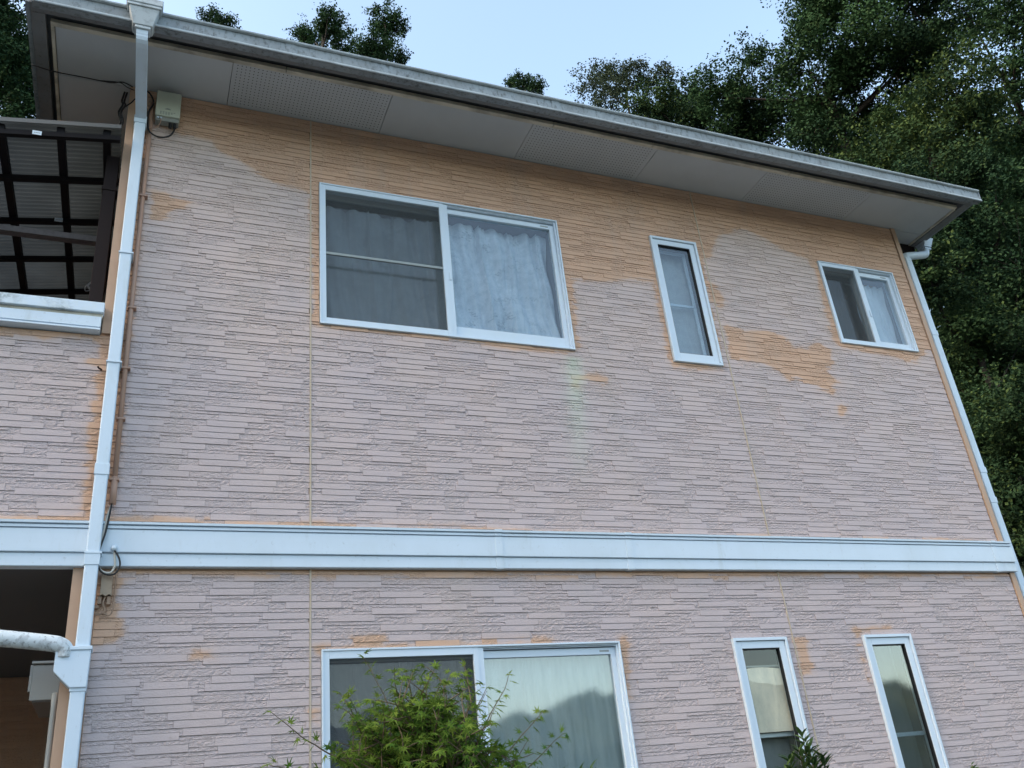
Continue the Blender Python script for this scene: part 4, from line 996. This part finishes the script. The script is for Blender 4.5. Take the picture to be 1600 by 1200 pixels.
# ---------------------------------------------------------------- foreground plants
def palmate(scale, g):
    """one seven-lobed maple leaf as a fan in its own plane: tip direction +Y"""
    ang = [-128, -84, -42, 0, 42, 84, 128]; ln = [.42, .72, .92, 1.0, .92, .72, .42]
    pts = [(0, -.04)]
    for i, (a, l) in enumerate(zip(ang, ln)):
        a_ = math.radians(a)
        for da, rr in ((-9, .52), (0, 1), (9, .52)):
            q = a_ + math.radians(da); pts.append((math.sin(q) * l * rr, math.cos(q) * l * rr))
        if i < 6:
            q = math.radians((ang[i] + ang[i + 1]) / 2); pts.append((math.sin(q) * .26, math.cos(q) * .26))
    return np.array(pts) * scale
def maple():
    g = np.random.default_rng(5); base = Vector((1.10, -1.12, 0))
    root = empty("japanese_maple", base, "small green Japanese maple in front of the wide lower window", "maple tree")
    tw = MB(); VV = []; FF = []; AA = []
    pal = palmate(1, g); npv = len(pal)
    def leaf(p, d, size, young):
        d = Vector(d); d.z -= .35; d.normalize()
        up = Vector((g.normal() * .35, g.normal() * .35 - .25, 1)).normalized(); s = d.cross(up).normalized(); up = s.cross(d)
        o = len(VV); t = g.uniform(0, 1)
        for x, y in pal:
            r = math.hypot(x, y); q = Vector(p) + s * x * size + d * y * size - up * (r * r * size * .25)
            VV.append(tuple(q)); AA.append((t, young, 0, 1))
        for i in range(1, npv - 1): FF.append((o, o + i, o + i + 1))
    def twig(p, d, length, depth, young=.0, r=.004):
        n = max(4, int(length / .028)); P = [Vector(p)]; dd = Vector(d).normalized()
        for i in range(n):
            dd = (dd + Vector((g.normal() * .10, g.normal() * .10, g.normal() * .07 + (.02 if depth else .0)))).normalized(); P.append(P[-1] + dd * length / n)
        tw.tube([q - base for q in P], [r * (1 - .8 * i / n) + .0006 for i in range(n + 1)], 4, False)
        for i in range(2 if depth else 3, n + 1):
            q = P[i]; t = (P[i] - P[i - 1]).normalized(); side = t.cross(Vector((0, 0, 1)))
            if side.length < .2: side = Vector((1, 0, 0))
            side.normalize()
            if i % 2: side = Quaternion_rot(side, t, 1.3)
            for sg in (-1, 1):
                if g.random() < .82:
                    dv = (side * sg + t * .5).normalized(); pp = q + dv * g.uniform(.008, .02)
                    leaf(pp - base, dv, g.uniform(.027, .040), max(0, min(1, young + g.normal() * .18 + (.25 if i > n - 3 else 0))))
            if depth and g.random() < .5 and length > .12:
                sg = g.choice([-1, 1]); twig(q, (t * .6 + side * sg + Vector((0, 0, .15))), length * g.uniform(.35, .6), depth - 1, young, r * .6)
        leaf(P[-1] - base, dd, g.uniform(.024, .036), min(1, young + .4))
    def Quaternion_rot(v, ax, an): return Matrix.Rotation(an, 3, ax) @ v
    globals()['Quaternion_rot'] = Quaternion_rot
    # main limbs
    tr = [base + Vector((0, 0, 0)), base + Vector((.03, .02, .5)), base + Vector((-.03, 0, 1.0)), base + Vector((.0, 0, 1.45))]
    MB().tube([p - base for p in spline(tr, 5)], [.035 * (1 - .6 * i / 15) for i in range(16)], 8).build("trunk", BARK, root, smooth=True)
    for _ in range(380):
        x = g.normal() * .145 - .05; y = g.normal() * .12; z = g.uniform(1.36, 1.87 - abs(x + .05) * .9)
        p = base + Vector((x * .7, y, z)); d = Vector((x * 2.2 + g.normal() * .35, y * 1.5 + g.normal() * .4 - .05, .55 + g.normal() * .3))
        tw.tube([tr[3] - base, (tr[3] - base).lerp(p - base, .5), p - base], [.007, .005, .003], 4, False)
        twig(p, d, g.uniform(.12, .26), 1, .12 if z > 1.65 else 0)
    # long shoots
    for a, e, L_, yg in (((1.0, -1.1, 1.78), (.02, 0, 1), .44, .45), ((1.28, -1.12, 1.78), (.42, .02, .9), .34, .5), ((1.35, -1.1, 1.70), (.75, 0, .9), .36, .35), ((1.42, -1.1, 1.62), (.8, .05, .8), .38, .1),
                         ((.80, -1.1, 1.78), (-.9, 0, .42), .36, .5), ((.76, -1.12, 1.74), (-.9, 0, .28), .28, .5), ((.88, -1.1, 1.84), (-.3, 0, .95), .24, .5), ((1.12, -1.1, 1.85), (.2, 0, 1), .26, .4),
                         ((.92, -1.1, 1.80), (-.55, 0, .9), .26, .4), ((1.22, -1.1, 1.83), (.5, -.1, .8), .24, .4)):
        twig(a, e, L_, 0, yg, .0028)
    for a, e, L_ in (((1.22, -1.12, 1.80), (.55, 0, .83), .26), ((1.40, -1.1, 1.66), (.62, .0, .75), .22)):   # bare shoots
        P = [Vector(a) + Vector(e).normalized() * L_ * i / 4 for i in range(5)]; tw.tube([q - base for q in P], [.0025, .002, .0018, .0015, .001], 4)
    o = tw.build("twigs", TWIG, root); o["kind"] = "stuff"
    np_mesh("leaves", np.array(VV), np.array(FF), LEAFA, root, np.array(AA))["kind"] = "stuff"
from mathutils import Quaternion
def Quaternion_rot(v, ax, an): return Matrix.Rotation(an, 3, ax) @ v
maple()

def lance_plant(name, base, tops, label, cat, leaf, wid, m_, n_per=26, up=.6, seed=0, spread=.06):
    g = np.random.default_rng(seed); base = Vector(base); root = empty(name, base, label, cat)
    st = MB(); VV = []; FF = []; AA = []
    for tp in tops:
        tp = Vector(tp); P = spline([base, base.lerp(tp, .5) + Vector((g.normal() * .02, g.normal() * .02, 0)), tp], 6); st.tube([q - base for q in P], [.006 * (1 - .7 * i / (len(P) - 1)) for i in range(len(P))], 5)
        for k in range(n_per):
            h = k / n_per; q = tp - Vector((0, 0, 1)) * h * .20 - base; az = k * 2.4 + g.normal() * .3
            d = Vector((math.cos(az), math.sin(az), up * (1 - h * .6) + g.normal() * .25)).normalized(); s = d.cross(Vector((0, 0, 1))).normalized(); n = s.cross(d)
            L = leaf * g.uniform(.7, 1.25); w = wid * L; o = len(VV); t = g.uniform(0, 1); yg = max(0, g.normal() * .2 + .15 * (1 - h))
            for (a, bw, dz) in ((0, .15, 0), (.35, 1, .02), (.7, .75, -.02), (1, .02, -.10)):
                for sg in (-1, 1): VV.append(tuple(q + d * L * a + s * sg * w * bw + n * (dz * L * 1.5))); AA.append((t, yg, 0, 1))
            for i in range(3): FF.append((o + 2 * i, o + 2 * i + 1, o + 2 * i + 3, o + 2 * i + 2))
    st.build("stem", TWIG, root, smooth=True)
    o = np_mesh("leaves", np.array(VV), np.array(FF), m_, root, np.array(AA)); o["kind"] = "stuff"
lance_plant("narrow_leaved_shrub", (2.88, -1.1, 0), [(2.90, -1.1, 1.765), (2.85, -1.12, 1.70), (2.94, -1.08, 1.70), (2.80, -1.1, 1.665), (2.99, -1.1, 1.665), (2.88, -1.15, 1.66), (2.76, -1.12, 1.63), (2.93, -1.12, 1.64)], "narrow leaved dark green shrub at the foot of the window with the beige blind", "shrub", .075, .11, LEAFN, 46, .75, 1)
lance_plant("spiky_shrub", (1.70, -1.1, 0), [(1.66, -1.1, 1.69), (1.74, -1.1, 1.685), (1.79, -1.1, 1.68), (1.60, -1.1, 1.67)], "spiky leaf tips just right of the maple under the wide lower window", "shrub", .070, .10, LEAFN, 18, 1.3, 2)
lance_plant("small_leaved_shrub", (3.88, -1.1, 0), [(3.875, -1.1, 1.565), (3.90, -1.1, 1.545), (3.85, -1.1, 1.54)], "small ovate leaved shoot at the bottom right below the rightmost lower window", "shrub", .034, .24, LEAFN, 22, .9, 3)
